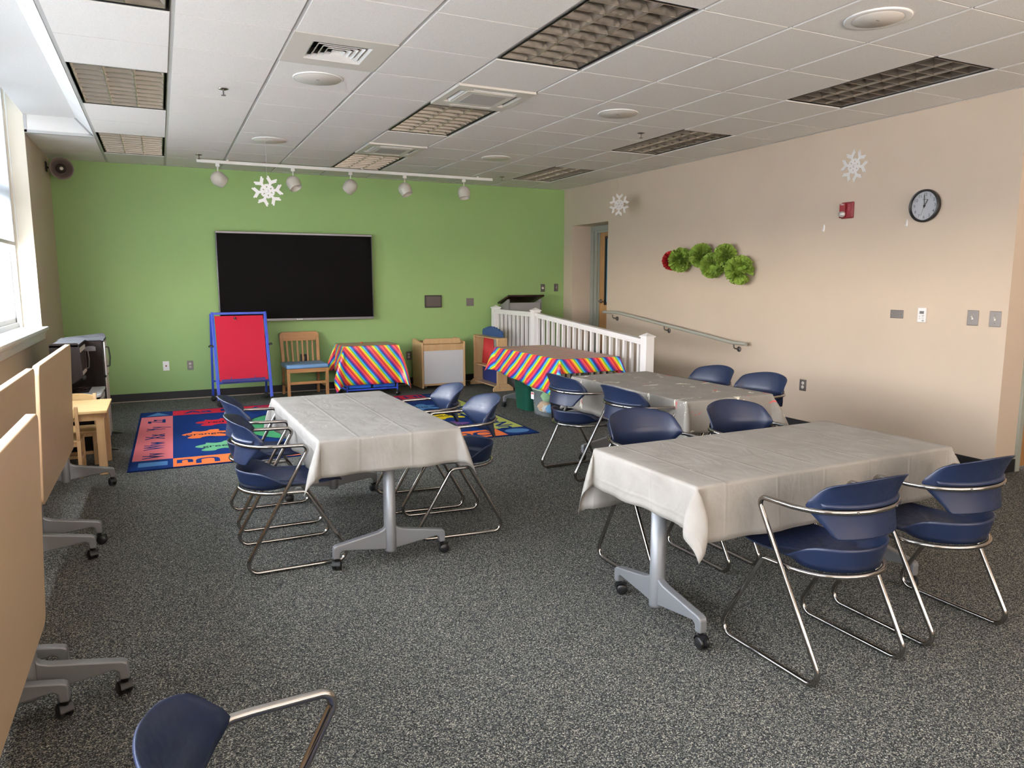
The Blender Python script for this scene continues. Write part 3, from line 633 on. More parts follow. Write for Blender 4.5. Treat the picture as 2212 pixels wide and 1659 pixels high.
b = MB(); b.box(-0.018, 0.020, 0.010, 0.033, 0.020, 0.0215, 0, r3); b.build('display', 'grey_line', t)
b = MB(); b.box(0.004, 0.022, -0.008, -0.002, 0.020, 0.022, 0, r3); b.box(0.006, 0.020, -0.018, -0.015, 0.020, 0.022, 0, r3); b.box(0.006, 0.022, -0.030, -0.027, 0.020, 0.022, 0, r3)
b.box(-0.022, -0.008, -0.030, -0.027, 0.020, 0.022, 0, r3); b.box(-0.020, -0.010, -0.011, -0.009, 0.020, 0.022, 0, r3); b.box(-0.016, -0.014, -0.017, -0.003, 0.020, 0.022, 0, r3); b.box(0.006, 0.024, -0.052, -0.040, 0.020, 0.021, 0, r3); b.build('buttons', mat('pale_grey_keys', (0.35, 0.35, 0.37), 0.5), t)
# clock
CY, CZ = -0.340, 2.075
t = thing('wall_clock', 'round black rimmed wall clock reading nearly one on beige wall', 'clock', (XR, CY, CZ))
b = MB(); b.lathe([(0.0, 0.0), (0.128, 0.0), (0.132, 0.012), (0.130, 0.034), (0.124, 0.042), (0.116, 0.038), (0.113, 0.020)], 56, 0, r3); b.build('rim', 'black', t)
b = MB(); b.disc(0.116, 0.018, 56, 0, r3); b.build('dial', mat('clock_dial', (0.66, 0.66, 0.72), 0.3), t)
b = MB()
for k in range(1, 13):
    vs, fs = text_geo(str(k), 0.033, bold=0.0003); a = PI/2-k*PI/6
    b.add(vs, fs, 0, False, r3 @ Matrix.Translation((0.090*math.cos(a), 0.090*math.sin(a), 0.019)))
for k in range(5): b.box(-0.020+k*0.008, -0.014+k*0.008, 0.048, 0.053, 0.0185, 0.0195, 0, r3)
b.build('numerals', 'grey_line', t)
for nm, a, l, w_, z in (('hour_hand', R(90-28), 0.056, 0.0035, 0.022), ('minute_hand', R(90+4), 0.088, 0.0028, 0.025)):
    b = MB(); b.box(-0.016, l, -w_, w_, z-0.001, z, 0, r3 @ Matrix.Rotation(a, 4, 'Z')); b.build(nm, 'black', t)
b = MB(); b.box(-0.02, 0.08, -0.0008, 0.0008, 0.027, 0.028, 0, r3 @ Matrix.Rotation(R(-106), 4, 'Z')); b.build('second_hand', 'grey_line', t)
b = MB(); b.lathe([(0.006, 0.018), (0.006, 0.030), (0, 0.030)], 12, 0, r3); b.build('hand_hub', 'black', t)
b = MB(); b.disc(0.117, 0.034, 56, 0, r3); b.build('clock_glass', 'glass', t)
# fire alarm strobe
t = thing('fire_alarm', 'red fire alarm with clear strobe on the beige wall', 'fire alarm', (XR, 0.412, 2.103))
b = MB(); b.box(-0.065, 0.065, -0.073, 0.073, 0, 0.022, 0, r3); b.build('base_plate', 'firered', t, bevel=0.010, seg=3)
b = MB(); b.box(-0.060, 0.000, -0.066, 0.060, 0.022, 0.048, 0, r3); b.box(0.0, 0.055, -0.066, 0.066, 0.022, 0.030, 0, r3); b.build('sounder', 'firered', t, bevel=0.005)
b = MB(); b.lathe([(0.033, 0.045), (0.031, 0.060), (0.020, 0.074), (0.0, 0.078)], 20, 0, r3 @ Matrix.Translation((-0.026, -0.034, 0)) @ Matrix.Diagonal((1, 0.85, 1, 1))); b.build('strobe_lens', 'lens', t)
vs, fs = text_geo('FIRE', 0.020, 0.0003); b = MB(); b.add(vs, fs, 0, False, r3 @ Matrix.Translation((-0.030, 0.051, 0.0485)))
for k, ch in enumerate('FIRE'):
    vs, fs = text_geo(ch, 0.012); b.add(vs, fs, 0, False, r3 @ Matrix.Translation((0.030, 0.045-k*0.014, 0.0305)))
b.build('fire_lettering', 'white', t)
for y, z, lab in ((0.673, 1.962, 'small clear adhesive hook below the red fire alarm'), (-0.179, 1.948, 'small clear adhesive hook below left of the clock')):
    t = thing('adhesive_hook', lab, 'hook', (XR, y, z), 0, 'adhesive hooks on the beige wall')
    b = MB(); b.lathe([(0.011, 0), (0.010, 0.004), (0, 0.004)], 20, 0, r3 @ Matrix.Diagonal((1, 3.1, 1, 1))); b.build('backplate', 'paper', t)
    b = MB(); b.tube(fillet([(0, 0.010, 0.003), (0, -0.018, 0.004), (0, -0.024, 0.018), (0, -0.010, 0.022)], 0.008), 0.0035, 8, T=r3); b.build('hook', 'paper', t)
# handrail
t = thing('handrail', 'pale grey green handrail sloping down the beige wall beside the ramp', 'handrail', (0, 0, 0))
b = MB(); b.tube(fillet([(6.115, 4.37, 1.042), (6.05, 4.33, 1.040), (6.05, 3.98, 1.046), (6.05, 1.74, 0.806), (6.05, 1.53, 0.806)], [0, 0.03, 0.15, 0.15, 0]), 0.020, 14); b.build('rail', mat('pale_green_enamel', (0.40, 0.40, 0.345), 0.4), t)
for y, z in ((4.10, 1.030), (2.95, 0.935), (1.72, 0.808)):
    b = MB(); b.tube(fillet([(6.05, y, z-0.02), (6.055, y, z-0.062), (6.12, y, z-0.075)], 0.02), 0.007, 8)
    b.lathe([(0.0, 0.0), (0.030, 0.0), (0.028, 0.008), (0, 0.010)], 20, 0, Matrix.Translation((XR, y, z-0.075)) @ Matrix.Rotation(-PI/2, 4, 'Y')); b.build('rail_bracket', 'steel', t)
# snowflakes
def snowflake_mesh(D=0.145):
    b = MB(); t_ = 0.0012
    for k in range(6):
        T = Matrix.Rotation(k*PI/3, 4, 'Z'); t_ = 0.0012+k*0.00015
        b.box(0.0, D*0.74, -D*0.085, D*0.085, -t_, t_, 0, T)
        for s_ in (-1, 1):
            for (x0, L_, w_) in ((0.66, 0.40, 0.050), (0.54, 0.40, 0.060), (0.24, 0.26, 0.06)):
                T2 = T @ Matrix.Translation((D*x0, 0, 0)) @ Matrix.Rotation(s_*R(50), 4, 'Z')
                b.box(0.0, D*L_, -D*w_, D*w_, -t_*0.9, t_*0.9, 0, T2)
        b.lathe([(0.0, -0.0024), (D*0.10, -0.0024), (D*0.10, 0.0024), (0.0, 0.0024)], 6, 0) if k == 0 else None
        T3 = T @ Matrix.Rotation(PI/6, 4, 'Z') @ Matrix.Translation((D*0.19, 0, 0)); b.box(-D*0.035, D*0.035, -D*0.20, D*0.20, -t_*0.8, t_*0.8, 0, T3)
    return b
def flake(x, y, z, rot, tilt, m, label, ztop=None, xtop=None):
    t = thing('paper_snowflake', label, 'snowflake', (x, y, z), 0, 'white paper snowflakes')
    b = snowflake_mesh(); o = b.build('cutout', m, t); o.rotation_euler = (Matrix.Rotation(rot, 4, 'Z') @ Matrix.Rotation(PI/2, 4, 'X') @ Matrix.Rotation(tilt, 4, 'Z')).to_euler()
    if ztop is not None:
        b = MB(); b.tube([(0, 0, 0.135), ((xtop or x)-x, 0, ztop-z)], 0.0009, 5); b.build('thread', 'thread', t)
flake(1.437, 3.00, 2.309, R(-4), R(9), 'paper', 'white snowflake hanging by a thread in front of the green wall', H)
flake(XR-0.006, 0.376, 2.487, R(-90), R(-10), 'paper', 'white snowflake stuck on the beige wall above the fire alarm')
flake(5.80, 3.62, 2.43, R(-62), R(28), 'frost', 'faint white snowflake hanging before the beige wall above the door corner', H)
# crumpled tissue pompoms in a row
def pompom(y, z, rad, m, label, seed, d=0.10):
    rnd = random.Random(seed); b = MB()
    for k in range(105):
        u = rnd.uniform(-1, 1); a = rnd.uniform(0, 2*PI); r0 = math.sqrt(1-u*u); dr = Vector((r0*math.cos(a), r0*math.sin(a), u))
        if dr.x > 0.55: continue
        tq = dr.to_track_quat('Z', 'Y').to_matrix().to_4x4() @ Matrix.Rotation(rnd.uniform(0, 2*PI), 4, 'Z')
        G = []; w_ = rad*rnd.uniform(0.30, 0.55); ph = rnd.uniform(0, 6); cup = rnd.uniform(-0.25, 0.45)
        for i in range(5):
            v = i/4; row = []
            for j in range(9):
                s_ = j/4-1; ww = w_*(0.12+0.9*v**0.7)
                hh = rad*(0.25+0.78*v)*(1-0.10*abs(s_)**2*v)+rad*0.045*math.sin(9*s_+ph)*v
                row.append((s_*ww, rad*(0.07*math.sin(5.5*s_+ph)+0.05*math.sin(13*s_+ph*2))*v+cup*rad*0.5*v*v*(1-s_*s_*0.6), hh))
            G.append(row)
        b.grid(G, 0, False, tq)
    b.lathe([(0, -rad*0.5), (rad*0.4, -rad*0.3), (rad*0.5, 0), (rad*0.4, rad*0.3), (0, rad*0.5)], 12, 0)
    o = b.build('tissue_pompom', m); o.location = (XR-d, y, z); tag(o, label, 'pompom', 'tissue pompoms on the beige wall'); return o
pompom(2.815, 1.712, 0.112, 'tissue_red', 'dark red tissue pompom at the left end of the row', 1)
for k, (y, z, r_, lab) in enumerate([(2.640, 1.715, 0.138, 'green tissue pompom touching the red one'), (2.270, 1.755, 0.132, 'green tissue pompom standing highest, second green one from the left'),
        (2.075, 1.640, 0.135, 'green tissue pompom hanging low in the middle of the row'), (1.880, 1.740, 0.125, 'green tissue pompom raised just left of the last one'),
        (1.650, 1.585, 0.150, 'large green tissue pompom at the right end, lowest of all')]): pompom(y, z, r_, 'tissue', lab, 11+k, 0.11)
# ------------------------------------------------------------------ white railing along the ramp
FX = 4.9
t = thing('ramp_railing', 'white railing with square balusters sloping down beside the ramp', 'railing', (FX, 1.71, 0))
def rz_(y): return 1.045 if y >= 4.18 else 1.045+(0.862-1.045)*(4.18-y)/(4.18-1.71)
def fz_(y): return 0.225 if y >= 4.18 else 0.225*max(0.0, (y-1.62)/(4.18-1.62))
for (y, zt) in ((5.445, 1.075), (4.18, 1.078), (1.71, 0.905)):
    b = MB(); zb = fz_(y) if y > 1.9 else 0.0
    b.box(-0.05, 0.05, y-1.71-0.05, y-1.71+0.05, zb, zt); p = b.build('post', 'vinyl', t, bevel=0.003)
    b = MB(); yy = y-1.71; b.box(-0.06, 0.06, yy-0.06, yy+0.06, zt, zt+0.014); b.add([(-0.056, yy-0.056, zt+0.014), (0.056, yy-0.056, zt+0.014), (0.056, yy+0.056, zt+0.014), (-0.056, yy+0.056, zt+0.014), (0, yy, zt+0.045)], [(0, 1, 4), (1, 2, 4), (2, 3, 4), (3, 0, 4)]); b.build('post_cap', 'vinyl', p)
for (ya, yb_) in ((4.23, 5.395), (1.76, 4.13)):
    za, zb = rz_(ya), rz_(yb_)
    def bar(z0, z1, hw, nm):
        b = MB(); A = ya-1.71; B_ = yb_-1.71
        b.add([(-hw, A, za+z0), (hw, A, za+z0), (hw, B_, zb+z0), (-hw, B_, zb+z0), (-hw*0.8, A, za+z1), (hw*0.8, A, za+z1), (hw*0.8, B_, zb+z1), (-hw*0.8, B_, zb+z1)],
              [(0, 3, 2, 1), (4, 5, 6, 7), (0, 1, 5, 4), (1, 2, 6, 5), (2, 3, 7, 6), (3, 0, 4, 7)]); b.build(nm, 'vinyl', t, bevel=0.004)
    bar(-0.018, 0.018, 0.042, 'top_rail'); bar(-0.045, -0.018, 0.024, 'under_rail')
    b = MB(); A = ya-1.71; B_ = yb_-1.71; ga, gb = fz_(ya)+0.09, fz_(yb_)+0.09
    b.add([(-0.022, A, ga), (0.022, A, ga), (0.022, B_, gb), (-0.022, B_, gb), (-0.022, A, ga+0.04), (0.022, A, ga+0.04), (0.022, B_, gb+0.04), (-0.022, B_, gb+0.04)], [(0, 3, 2, 1), (4, 5, 6, 7), (0, 1, 5, 4), (1, 2, 6, 5), (2, 3, 7, 6), (3, 0, 4, 7)]); b.build('bottom_rail', 'vinyl', t)
for y in [5.36, 5.229, 5.097, 4.965, 4.833, 4.701, 4.569, 4.438, 4.315]+[4.092-0.132*k for k in range(18)]:
    b = MB(); b.box(-0.017, 0.017, y-1.71-0.017, y-1.71+0.017, fz_(y)+0.12, rz_(y)-0.04); b.build('baluster', 'vinyl', t)
# lectern on the landing
t = thing('lectern', 'grey lectern with dark sloping top behind the white railing', 'lectern', (5.275, 5.38, 0.225))
b = MB(); w = 0.26
for s_ in (-1, 1):
    b = MB(); b.prism([(-0.15, 0.0), (0.15, 0.0), (0.15, 0.88), (-0.12, 0.98), (-0.15, 0.98)], s_*w-0.009, s_*w+0.009, 'x'); b.build('side_panel', 'lect', t)
b = MB(); b.box(-w, w, -0.15, -0.135, 0.05, 0.93); b.build('front_panel', 'lect', t)
b = MB(); b.box(-w, w, -0.13, 0.15, 0.80, 0.815); b.build('shelf', 'dark', t)  # near black, the shadow of the recess is put into the shelf colour
b = MB(); T = Matrix.Translation((0, 0, 0.975)) @ Matrix.Rotation(R(-17), 4, 'X'); b.box(-0.295, 0.295, -0.20, 0.19, -0.012, 0.012, 0, T); b.build('slanted_top', 'lect_top', t, bevel=0.004)
# ------------------------------------------------------------------ alphabet rug
def make_rug():
    b = MB(); Wd, Hd = 3.575, 2.79
    mats = ['rug_edge', 'rug_navy', 'rug_red', 'rug_pink', 'rug_orange', 'rug_lime', 'rug_lblue', 'rug_sgreen', 'rug_yellow', 'rug_purple', 'rug_ink', 'rug_cgreen']
    ix = {m: i for i, m in enumerate(mats)}
    b.box(0, Wd, 0, Hd, 0.0, 0.008, ix['rug_edge'])
    def rect(x0, x1, y0, y1, m, z=0.0086): b.add([(x0, y0, z), (x1, y0, z), (x1, y1, z), (x0, y1, z)], [(0, 1, 2, 3)], ix[m])
    c = 0.325
    rect(0.02, Wd-0.02, 0.02, Hd-0.02, 'rug_navy', 0.0084)
    rect(0.02, c, c+0.01, Hd-c, 'rug_pink'); rect(c, Wd-c, 0.02, c, 'rug_orange'); rect(c, Wd-c, Hd-c, Hd-0.02, 'rug_red'); rect(Wd-c, Wd-0.02, c, Hd-c, 'rug_lime')
    rect(0.07, 0.285, 0.11, 0.255, 'rug_lblue')
    b.add([(0.06, Hd-0.27, 0.0086), (0.29, Hd-0.27, 0.0086), (0.175, Hd-0.06, 0.0086)], [(0, 1, 2)], ix['rug_lblue'])
    def oval(cx, cy, rx, ry, m, z=0.0088, n=32, amp=0, f=5, ph=0, a0=0):
        vs = [(cx, cy, z)]
        for k in range(n):
            a = 2*PI*k/n; q = 1+amp*math.cos(f*a+ph); vs.append((cx+rx*q*math.cos(a), cy+ry*q*math.sin(a), z))
        b.add(vs, [(0, 1+k, 1+(k+1) % n) for k in range(n)], ix[m])
    oval(Wd-0.165, 0.165, 0.125, 0.095, 'rug_lblue')
    vs = [(Wd-0.165+(0.12 if k % 2 == 0 else 0.05)*math.cos(PI/2+k*PI/5), Hd-0.165+(0.12 if k % 2 == 0 else 0.05)*math.sin(PI/2+k*PI/5), 0.0086) for k in range(10)]
    b.add([(Wd-0.165, Hd-0.165, 0.0086)]+vs, [(0, 1+k, 1+(k+1) % 10) for k in range(10)], ix['rug_lblue'])
    SP = [(-0.217, 0.039), (-0.18, 0.09), (-0.129, 0.122), (-0.118, 0.176), (-0.051, 0.145), (0.011, 0.16), (0.04, 0.207), (0.12, 0.199), (0.119, 0.118), (0.18, 0.09), (0.197, 0.055), (0.176, 0.02), (0.113, 0.002), (0.169, -0.082), (0.177, -0.124), (0.161, -0.166), (0.091, -0.149), (0.021, -0.109), (-0.04, -0.137), (-0.061, -0.175), (-0.126, -0.174), (-0.165, -0.146), (-0.165, -0.105), (-0.133, -0.049), (-0.189, -0.012)]
    def splat(cx, cy, m, word, flip=0):
        P = [Vector((p[0], p[1], 0)) for p in SP]; n = len(P); Q = []
        for i in range(n):
            a, b_, c_, d_ = P[i-1], P[i], P[(i+1) % n], P[(i+2) % n]
            for k in range(4):
                t = k/4; Q.append(0.5*((2*b_)+(c_-a)*t+(2*a-5*b_+4*c_-d_)*t*t+(3*b_-a-3*c_+d_)*t**3))
        c, q = math.cos(flip), math.sin(flip)
        b.add([(cx, cy, 0.0088)]+[(cx+p.x*c-p.y*q, cy+p.x*q+p.y*c, 0.0088) for p in Q], [(0, 1+(k+1) % len(Q), 1+k) for k in range(len(Q))], ix[m])
        vt, ft = text_geo(word, 0.125, 0.002); b.add([(x*0.95+cx-0.02, y+cy+0.01, 0.0092) for x, y, z in vt], ft, ix['rug_ink'])
    splat(0.755, 1.875, 'rug_red', 'red'); splat(0.619, 1.275, 'rug_orange', 'orange'); splat(0.72, 0.675, 'rug_sgreen', 'green')
    splat(2.96, 1.83, 'rug_lblue', 'blue', 0.15); splat(3.03, 1.20, 'rug_yellow', 'yellow', 0.0); splat(2.95, 0.66, 'rug_purple', 'purple', 0.2)
    oval(1.80, 1.42, 0.86, 0.88, 'rug_ink', 0.0087, 48); oval(1.80, 1.42, 0.84, 0.86, 'rug_cgreen', 0.0089, 48)
    for k in range(6):
        a = k*PI/3+0.2; T = Matrix.Translation((1.80, 1.42, 0)) @ Matrix.Rotation(a, 4, 'Z')
        b.add([(0.1, -0.006, 0.0091), (0.84, -0.006, 0.0091), (0.84, 0.006, 0.0091), (0.1, 0.006, 0.0091)], [(0, 1, 2, 3)], ix['rug_ink'], False, T)
    rr = random.Random(4)
    for k in range(26):
        a = rr.uniform(0, 2*PI); q = rr.uniform(0.3, 0.76); oval(1.80+q*math.cos(a), 1.42+q*math.sin(a), 0.07, 0.035, 'rug_yellow', 0.0092, 14, 0.25, 3, k)
    oval(1.80, 1.42, 0.26, 0.26, 'rug_yellow', 0.0093, 32)
    def word(s, cx, cy, rot, sz=0.265, sx=1.1, m='rug_navy'):
        vt, ft = text_geo(s, sz, 0.006); T = Matrix.Translation((cx, cy, 0.0092)) @ Matrix.Rotation(rot, 4, 'Z')
        b.add([(x*sx, y, 0) for x, y, z in vt], ft, ix[m], False, T)
    cmid = (0.02+c)/2
    for k, s in enumerate(['Aa', 'Bb', 'Cc', 'Dd', 'Ee', 'Ff', 'Gg', 'Hh']): word(s, 0.585+k*0.365, Hd-cmid, 0, 0.23, 1.15)
    for k, s in enumerate(['Vv', 'Ww', 'Xx', 'Yy', 'Zz']): word(s, cmid+0.01, 0.49+k*0.42, PI/2, 0.225, 0.86, 'rug_navy')
    for k, s in enumerate(['Ii', 'Jj', 'Kk', 'Ll', 'Mm', 'Nn']): word(s, Wd-cmid-0.01, Hd-0.47-k*0.37, -PI/2, 0.26, 1.05)
    for k, s in enumerate(['Oo', 'Pp', 'Qq', 'Rr', 'Ss', 'Tt', 'Uu']): word(s, Wd-0.60-k*0.41, cmid, PI, 0.25, 1.15)
    o = b.build('alphabet_rug', mats); o.location = (0.150, 1.866, 0.0); o.rotation_euler = (0, 0, R(-0.8))
    return tag(o, 'blue alphabet rug with red, pink, orange and lime lettered borders', 'rug')
make_rug()
# ------------------------------------------------------------------ blue sled chairs
def sm(x): x = max(0.0, min(1.0, x)); return x*x*(3-2*x)
def interp(t, xs, ys):
    for i in range(len(xs)-1):
        if t <= xs[i+1]:
            u = (t-xs[i])/(xs[i+1]-xs[i]); return ys[i]+(ys[i+1]-ys[i])*u
    return ys[-1]
def make_chair(label, group):
    t = thing('stacking_armchair', label, 'chair', (0, 0, 0), 0, group)
    r = 0.0102; a_ = 0.240
    rail = [(a_-0.0014, 0.033, 0.575), (a_, 0.074, 0.6487), (a_, -0.10, 0.654)]
    arc = [(a_*math.cos(q*PI/16), -0.105-0.168*math.sin(q*PI/16), 0.656) for q in range(1, 16)]
    rail = fillet(rail, [0, 0.050, 0], 8)+[Vector(p) for p in arc]+list(reversed([Vector((-p.x, p.y, p.z)) for p in fillet(rail, [0, 0.050, 0], 8)]))
    b = MB(); b.tube(rail, r, 12); rl = b.build('arm_rail', 'chrome', t)
    for x in (-0.10, 0.10):
        y = -0.105-0.168*math.sqrt(1-(x/a_)**2); b = MB(); b.lathe([(0.0045, 0), (0.004, 0.0035), (0, 0.0045)], 10, 0, Matrix.Translation((x, y-r+0.0005, 0.658)) @ Matrix.Rotation(PI/2, 4, 'X')); b.build('rivet', 'steel', rl)
    for s_ in (-1, 1):
        pts = [(s_*(a_-0.0014), 0.033, 0.575), (s_*0.2275, -0.280, 0.0115), (s_*0.2275, 0.280, 0.0115), (s_*0.220, 0.048, 0.404), (s_*0.213, -0.06, 0.406)]
        b = MB(); b.tube(fillet(pts, [0, 0.048, 0.048, 0.030, 0], 8), r, 12); b.build('sled_leg', 'chrome', t)
    b = MB(); b.tube([(0.213*math.cos(q*PI/20), -0.06-0.195*math.sin(q*PI/20), 0.406) for q in range(21)], r, 12); b.build('seat_rail', 'chrome', t)
    # seat pan
    b = MB(); rings = [0.02, 0.25, 0.5, 0.7, 0.80, 0.86, 0.90, 0.94, 0.97, 1.0]; n = 56; G = []
    for s_ in rings:
        row = []
        for k in range(n):
            a = 2*PI*k/n; c, q = math.cos(a), math.sin(a)
            if q < 0: px, py = 0.205*c, 0.203*q
            else: px, py = 0.197*math.copysign(abs(c)**0.42, c), 0.312*abs(q)**0.42
            L = sm((-q+0.22)/0.85); g = max(0.0, (s_-0.80)/0.20)
            f = s_*(1-L*0.0)+0.0
            f = s_*(1+L*0.20) if s_ <= 0.8 else 0.8*(1+L*0.20)+(s_-0.8)*(1-0.50*L)
            z = 0.424-0.012*(1-s_**2)*(1 if q < 0.4 else 0.6)+L*0.088*g**0.9+0.010*s_**4*abs(c)*(1-L)
            if q > 0.0: z += 0.012*s_*q-0.026*max(0, (s_*abs(q)**0.42-0.84)/0.16)**1.6
            row.append((px*f, -0.052+py*f, z))
        G.append(row)
    b.grid(G, 0, True, wrap=True); b.add([G[0][k] for k in range(n)], [tuple(range(n))], 0, True)
    b.build('seat', 'navy', t, solid=0.006, weld=True)
    # back shell
    b = MB(); G = []
    vs = [0, 0.02, 0.06, 0.12, 0.22, 0.35, 0.45, 0.50, 0.55, 0.65, 0.75, 0.84, 0.91, 0.96, 0.985, 1.0]
    for v in vs:
        w_ = interp(v, [0, 0.02, 0.06, 0.12, 0.38, 0.46, 0.54, 0.62, 0.86, 0.93, 0.97, 1.0], [0.146, 0.160, 0.168, 0.174, 0.209, 0.217, 0.221, 0.220, 0.205, 0.196, 0.182, 0.158])
        fl = 0.052*max(0, (v-0.50)/0.50)**1.5+0.014*max(0, (0.42-v)/0.42)**1.3
        row = []
        for j in range(29):
            u = j/14-1; x = u*w_; z = 0.556+0.212*v-0.002+0.022*(1-u*u)*sm((v-0.6)/0.4)
            y = -0.112-0.146*math.sqrt(max(0.02, 1-(x/0.2255)**2)); k_ = 1.0-0.25*(x/0.22)**2
            row.append((x*(1+0.06*fl/0.052*0.5), y-fl*k_, z))
        G.append(row)
    b.grid(G, 0, True); b.build('backrest', 'navy', t, solid=0.0055, weld=True)
    # raised lip over the rail at the back
    b = MB(); G = []
    for (dy, dz) in ((0.001, 0.032), (0.013, 0.022), (0.014, 0.013)):
        G.append([(0.0095*j, -0.112-0.146*math.sqrt(1-(0.0095*j/0.2255)**2)-dy-0.003, 0.656+dz) for j in range(-21, 22)])
    b.grid(G, 0, True); b.build('back_ridge', 'navy', t, solid=0.003)
    return t
chair = make_chair('navy armchair at near right table, its whole sled frame facing camera', 'navy armchairs around the covered tables')
chair.location = (2.745, -2.385, 0); chair.rotation_euler = (0, 0, R(0))
CH = [((3.405, -2.375, 0), -1.5, 'navy armchair at near right table, closest to the outer wall corner'),
      ((2.735, -1.435, 0), 180, 'navy armchair on the far side of near right table, left one with a black mark'),
      ((3.390, -1.430, 0), 180, 'navy armchair on the far side of near right table, right one'),
      ((1.030, -0.425, 0), -90, 'navy armchair left of the middle table, nearer one with scratched back'),
      ((1.045, 0.270, 0), -90, 'navy armchair left of the middle table, farther one over the rug edge'),
      ((1.975, -0.345, 0), 84.5, 'navy armchair right of the middle table, nearer one with full sled leg visible'),
      ((1.955, 0.200, 0), 84.5, 'navy armchair right of the middle table, farther one beside the H h letters'),
      ((3.365, 0.375, 0), -86, 'navy armchair beside back right table, next to the storage tubs'),
      ((3.405, -0.335, 0), -86, 'navy armchair beside back right table, second from the storage tubs'),
      ((4.265, 0.200, 0), 94, 'navy armchair between back right table and beige wall, farther one'),
      ((4.285, -0.330, 0), 96, 'navy armchair between back right table and beige wall, nearer one'),
      ((0.700, -3.215, 0), -84, 'navy armchair cut off at the bottom left edge, seen from above')]
for loc, rz, lab in CH: dup(chair, loc, R(rz), lab)
# ------------------------------------------------------------------ flip top tables on casters
TOPZ = 0.697
def make_table(label, group, length=1.50, width=0.72, legx=0.675, flip=None, up='top'):
    t = thing('folding_table', label, 'table', (0, 0, 0), 0, group); hx = length/2; hy = width/2
    b = MB()
    def rr(x0, x1, y0, y1, rad, n=6):
        out = []
        for (cx, cy, a0) in ((x1-rad, y1-rad, 0), (x0+rad, y1-rad, 90), (x0+rad, y0+rad, 180), (x1-rad, y0+rad, 270)):
            for k in range(n+1): a = R(a0+90*k/n); out.append((cx+rad*math.cos(a), cy+rad*math.sin(a)))
        return out
    P = rr(-hx, hx, -hy, hy, 0.045); n = len(P); b.prism(P, -0.032, 0.0, 'z', 0); b.m[-n:] = [1]*n
    if flip: T = Matrix.Translation((0, flip[0], flip[1])) @ Matrix.Rotation(R(flip[2]), 4, 'X')
    else: T = Matrix.Translation((0, 0, TOPZ))
    b.v = [tuple(T @ Vector(p)) for p in b.v]; b.build('tabletop', ['laminate', 'lam_edge'], t, bevel=0.004)
    b = MB(); b.box(-legx, legx, -0.025, 0.025, 0.625, 0.655); b.build('crossbeam', 'black', t)
    for s_ in (-1, 1):
        x = s_*legx; b = MB()
        b.lathe([(0.0, 0.06), (0.030, 0.06), (0.031, 0.07), (0.031, 0.655), (0, 0.655)], 24, 0, Matrix.Translation((x, 0, 0)) @ Matrix.Diagonal((1.15, 1.0, 1, 1)))
        col = b.build('leg_column', 'alu', t)
        for q in (-1, 1):
            b = MB(); poly = [(0.024, 0.200), (0.040, 0.185), (0.065, 0.175), (0.285, 0.136), (0.300, 0.128), (0.303, 0.115), (0.303, 0.066), (0.272, 0.066), (0.268, 0.096), (0.255, 0.106), (0.040, 0.078), (0.024, 0.074)]
            b.prism([(q*y, z) for y, z in poly], x-0.019, x+0.019, 'x'); b.build('foot', 'alu', t, bevel=0.006, weld=True)
            b = MB(); cx, cy = x, q*0.287; rot = Matrix.Translation((cx, cy, 0)) @ Matrix.Rotation(R(35*q+60*s_), 4, 'Z')
            b.lathe([(0, 0.070), (0.012, 0.070), (0.012, 0.056), (0, 0.056)], 12, 0, rot)
            for w_ in (-1, 1):
                T2 = rot @ Matrix.Translation((0.012, w_*0.014, 0.026)) @ Matrix.Rotation(PI/2, 4, 'X')
                b.lathe([(0, -0.008), (0.022, -0.008), (0.026, -0.004), (0.026, 0.004), (0.022, 0.008), (0, 0.008)], 20, 0, T2)
            b.box(-0.012, 0.036, -0.006, 0.006, 0.024, 0.056, 0, rot)
            b.grid([[(-0.018+0.02*0, -0.021, 0.03), (-0.018, 0.021, 0.03)], [(-0.012, -0.021, 0.050), (-0.012, 0.021, 0.050)], [(0.010, -0.021, 0.058), (0.010, 0.021, 0.058)], [(0.034, -0.019, 0.046), (0.034, 0.019, 0.046)]], 0, True, rot)
            b.build('caster', 'black', t)
    return t
t1 = make_table('silver legged folding table in the middle under a plain grey cloth', 'covered folding tables', 1.42, 0.665, 0.655)
t1.location = (1.4725, -0.1025, 0); t1.rotation_euler = (0, 0, R(90.9))
t2 = dup(t1, (3.005, -1.895, 0), R(0.8), 'silver legged folding table nearest the camera on the right')
t3 = dup(t1, (3.8375, 0.035, 0), R(90.8), 'silver legged folding table under the paint spattered cloth'); 
t4 = dup(t1, (4.3325, 2.655, 0), R(90), 'silver legged folding table under the big rainbow striped cloth')
fa = make_table('folding table flipped upright by the window, farthest of the tan boards', 'flipped folding tables along the window', 1.52, 0.75, 0.655, (-0.068, 0.655, 92.6))
fa.location = (-0.212, 0.86, 0); fa.rotation_euler = (0, 0, R(90))
dup(fa, (-0.225, -0.705, 0), R(90), 'folding table flipped upright by the window, middle of the tan boards')
dup(fa, (-0.018, -2.225, 0), R(90), 'folding table flipped upright nearest the camera, tan board at the left edge')
dup(fa, (-0.195, -2.300, 0), R(90), 'folding table flipped upright behind the nearest tan board, only one foot showing')
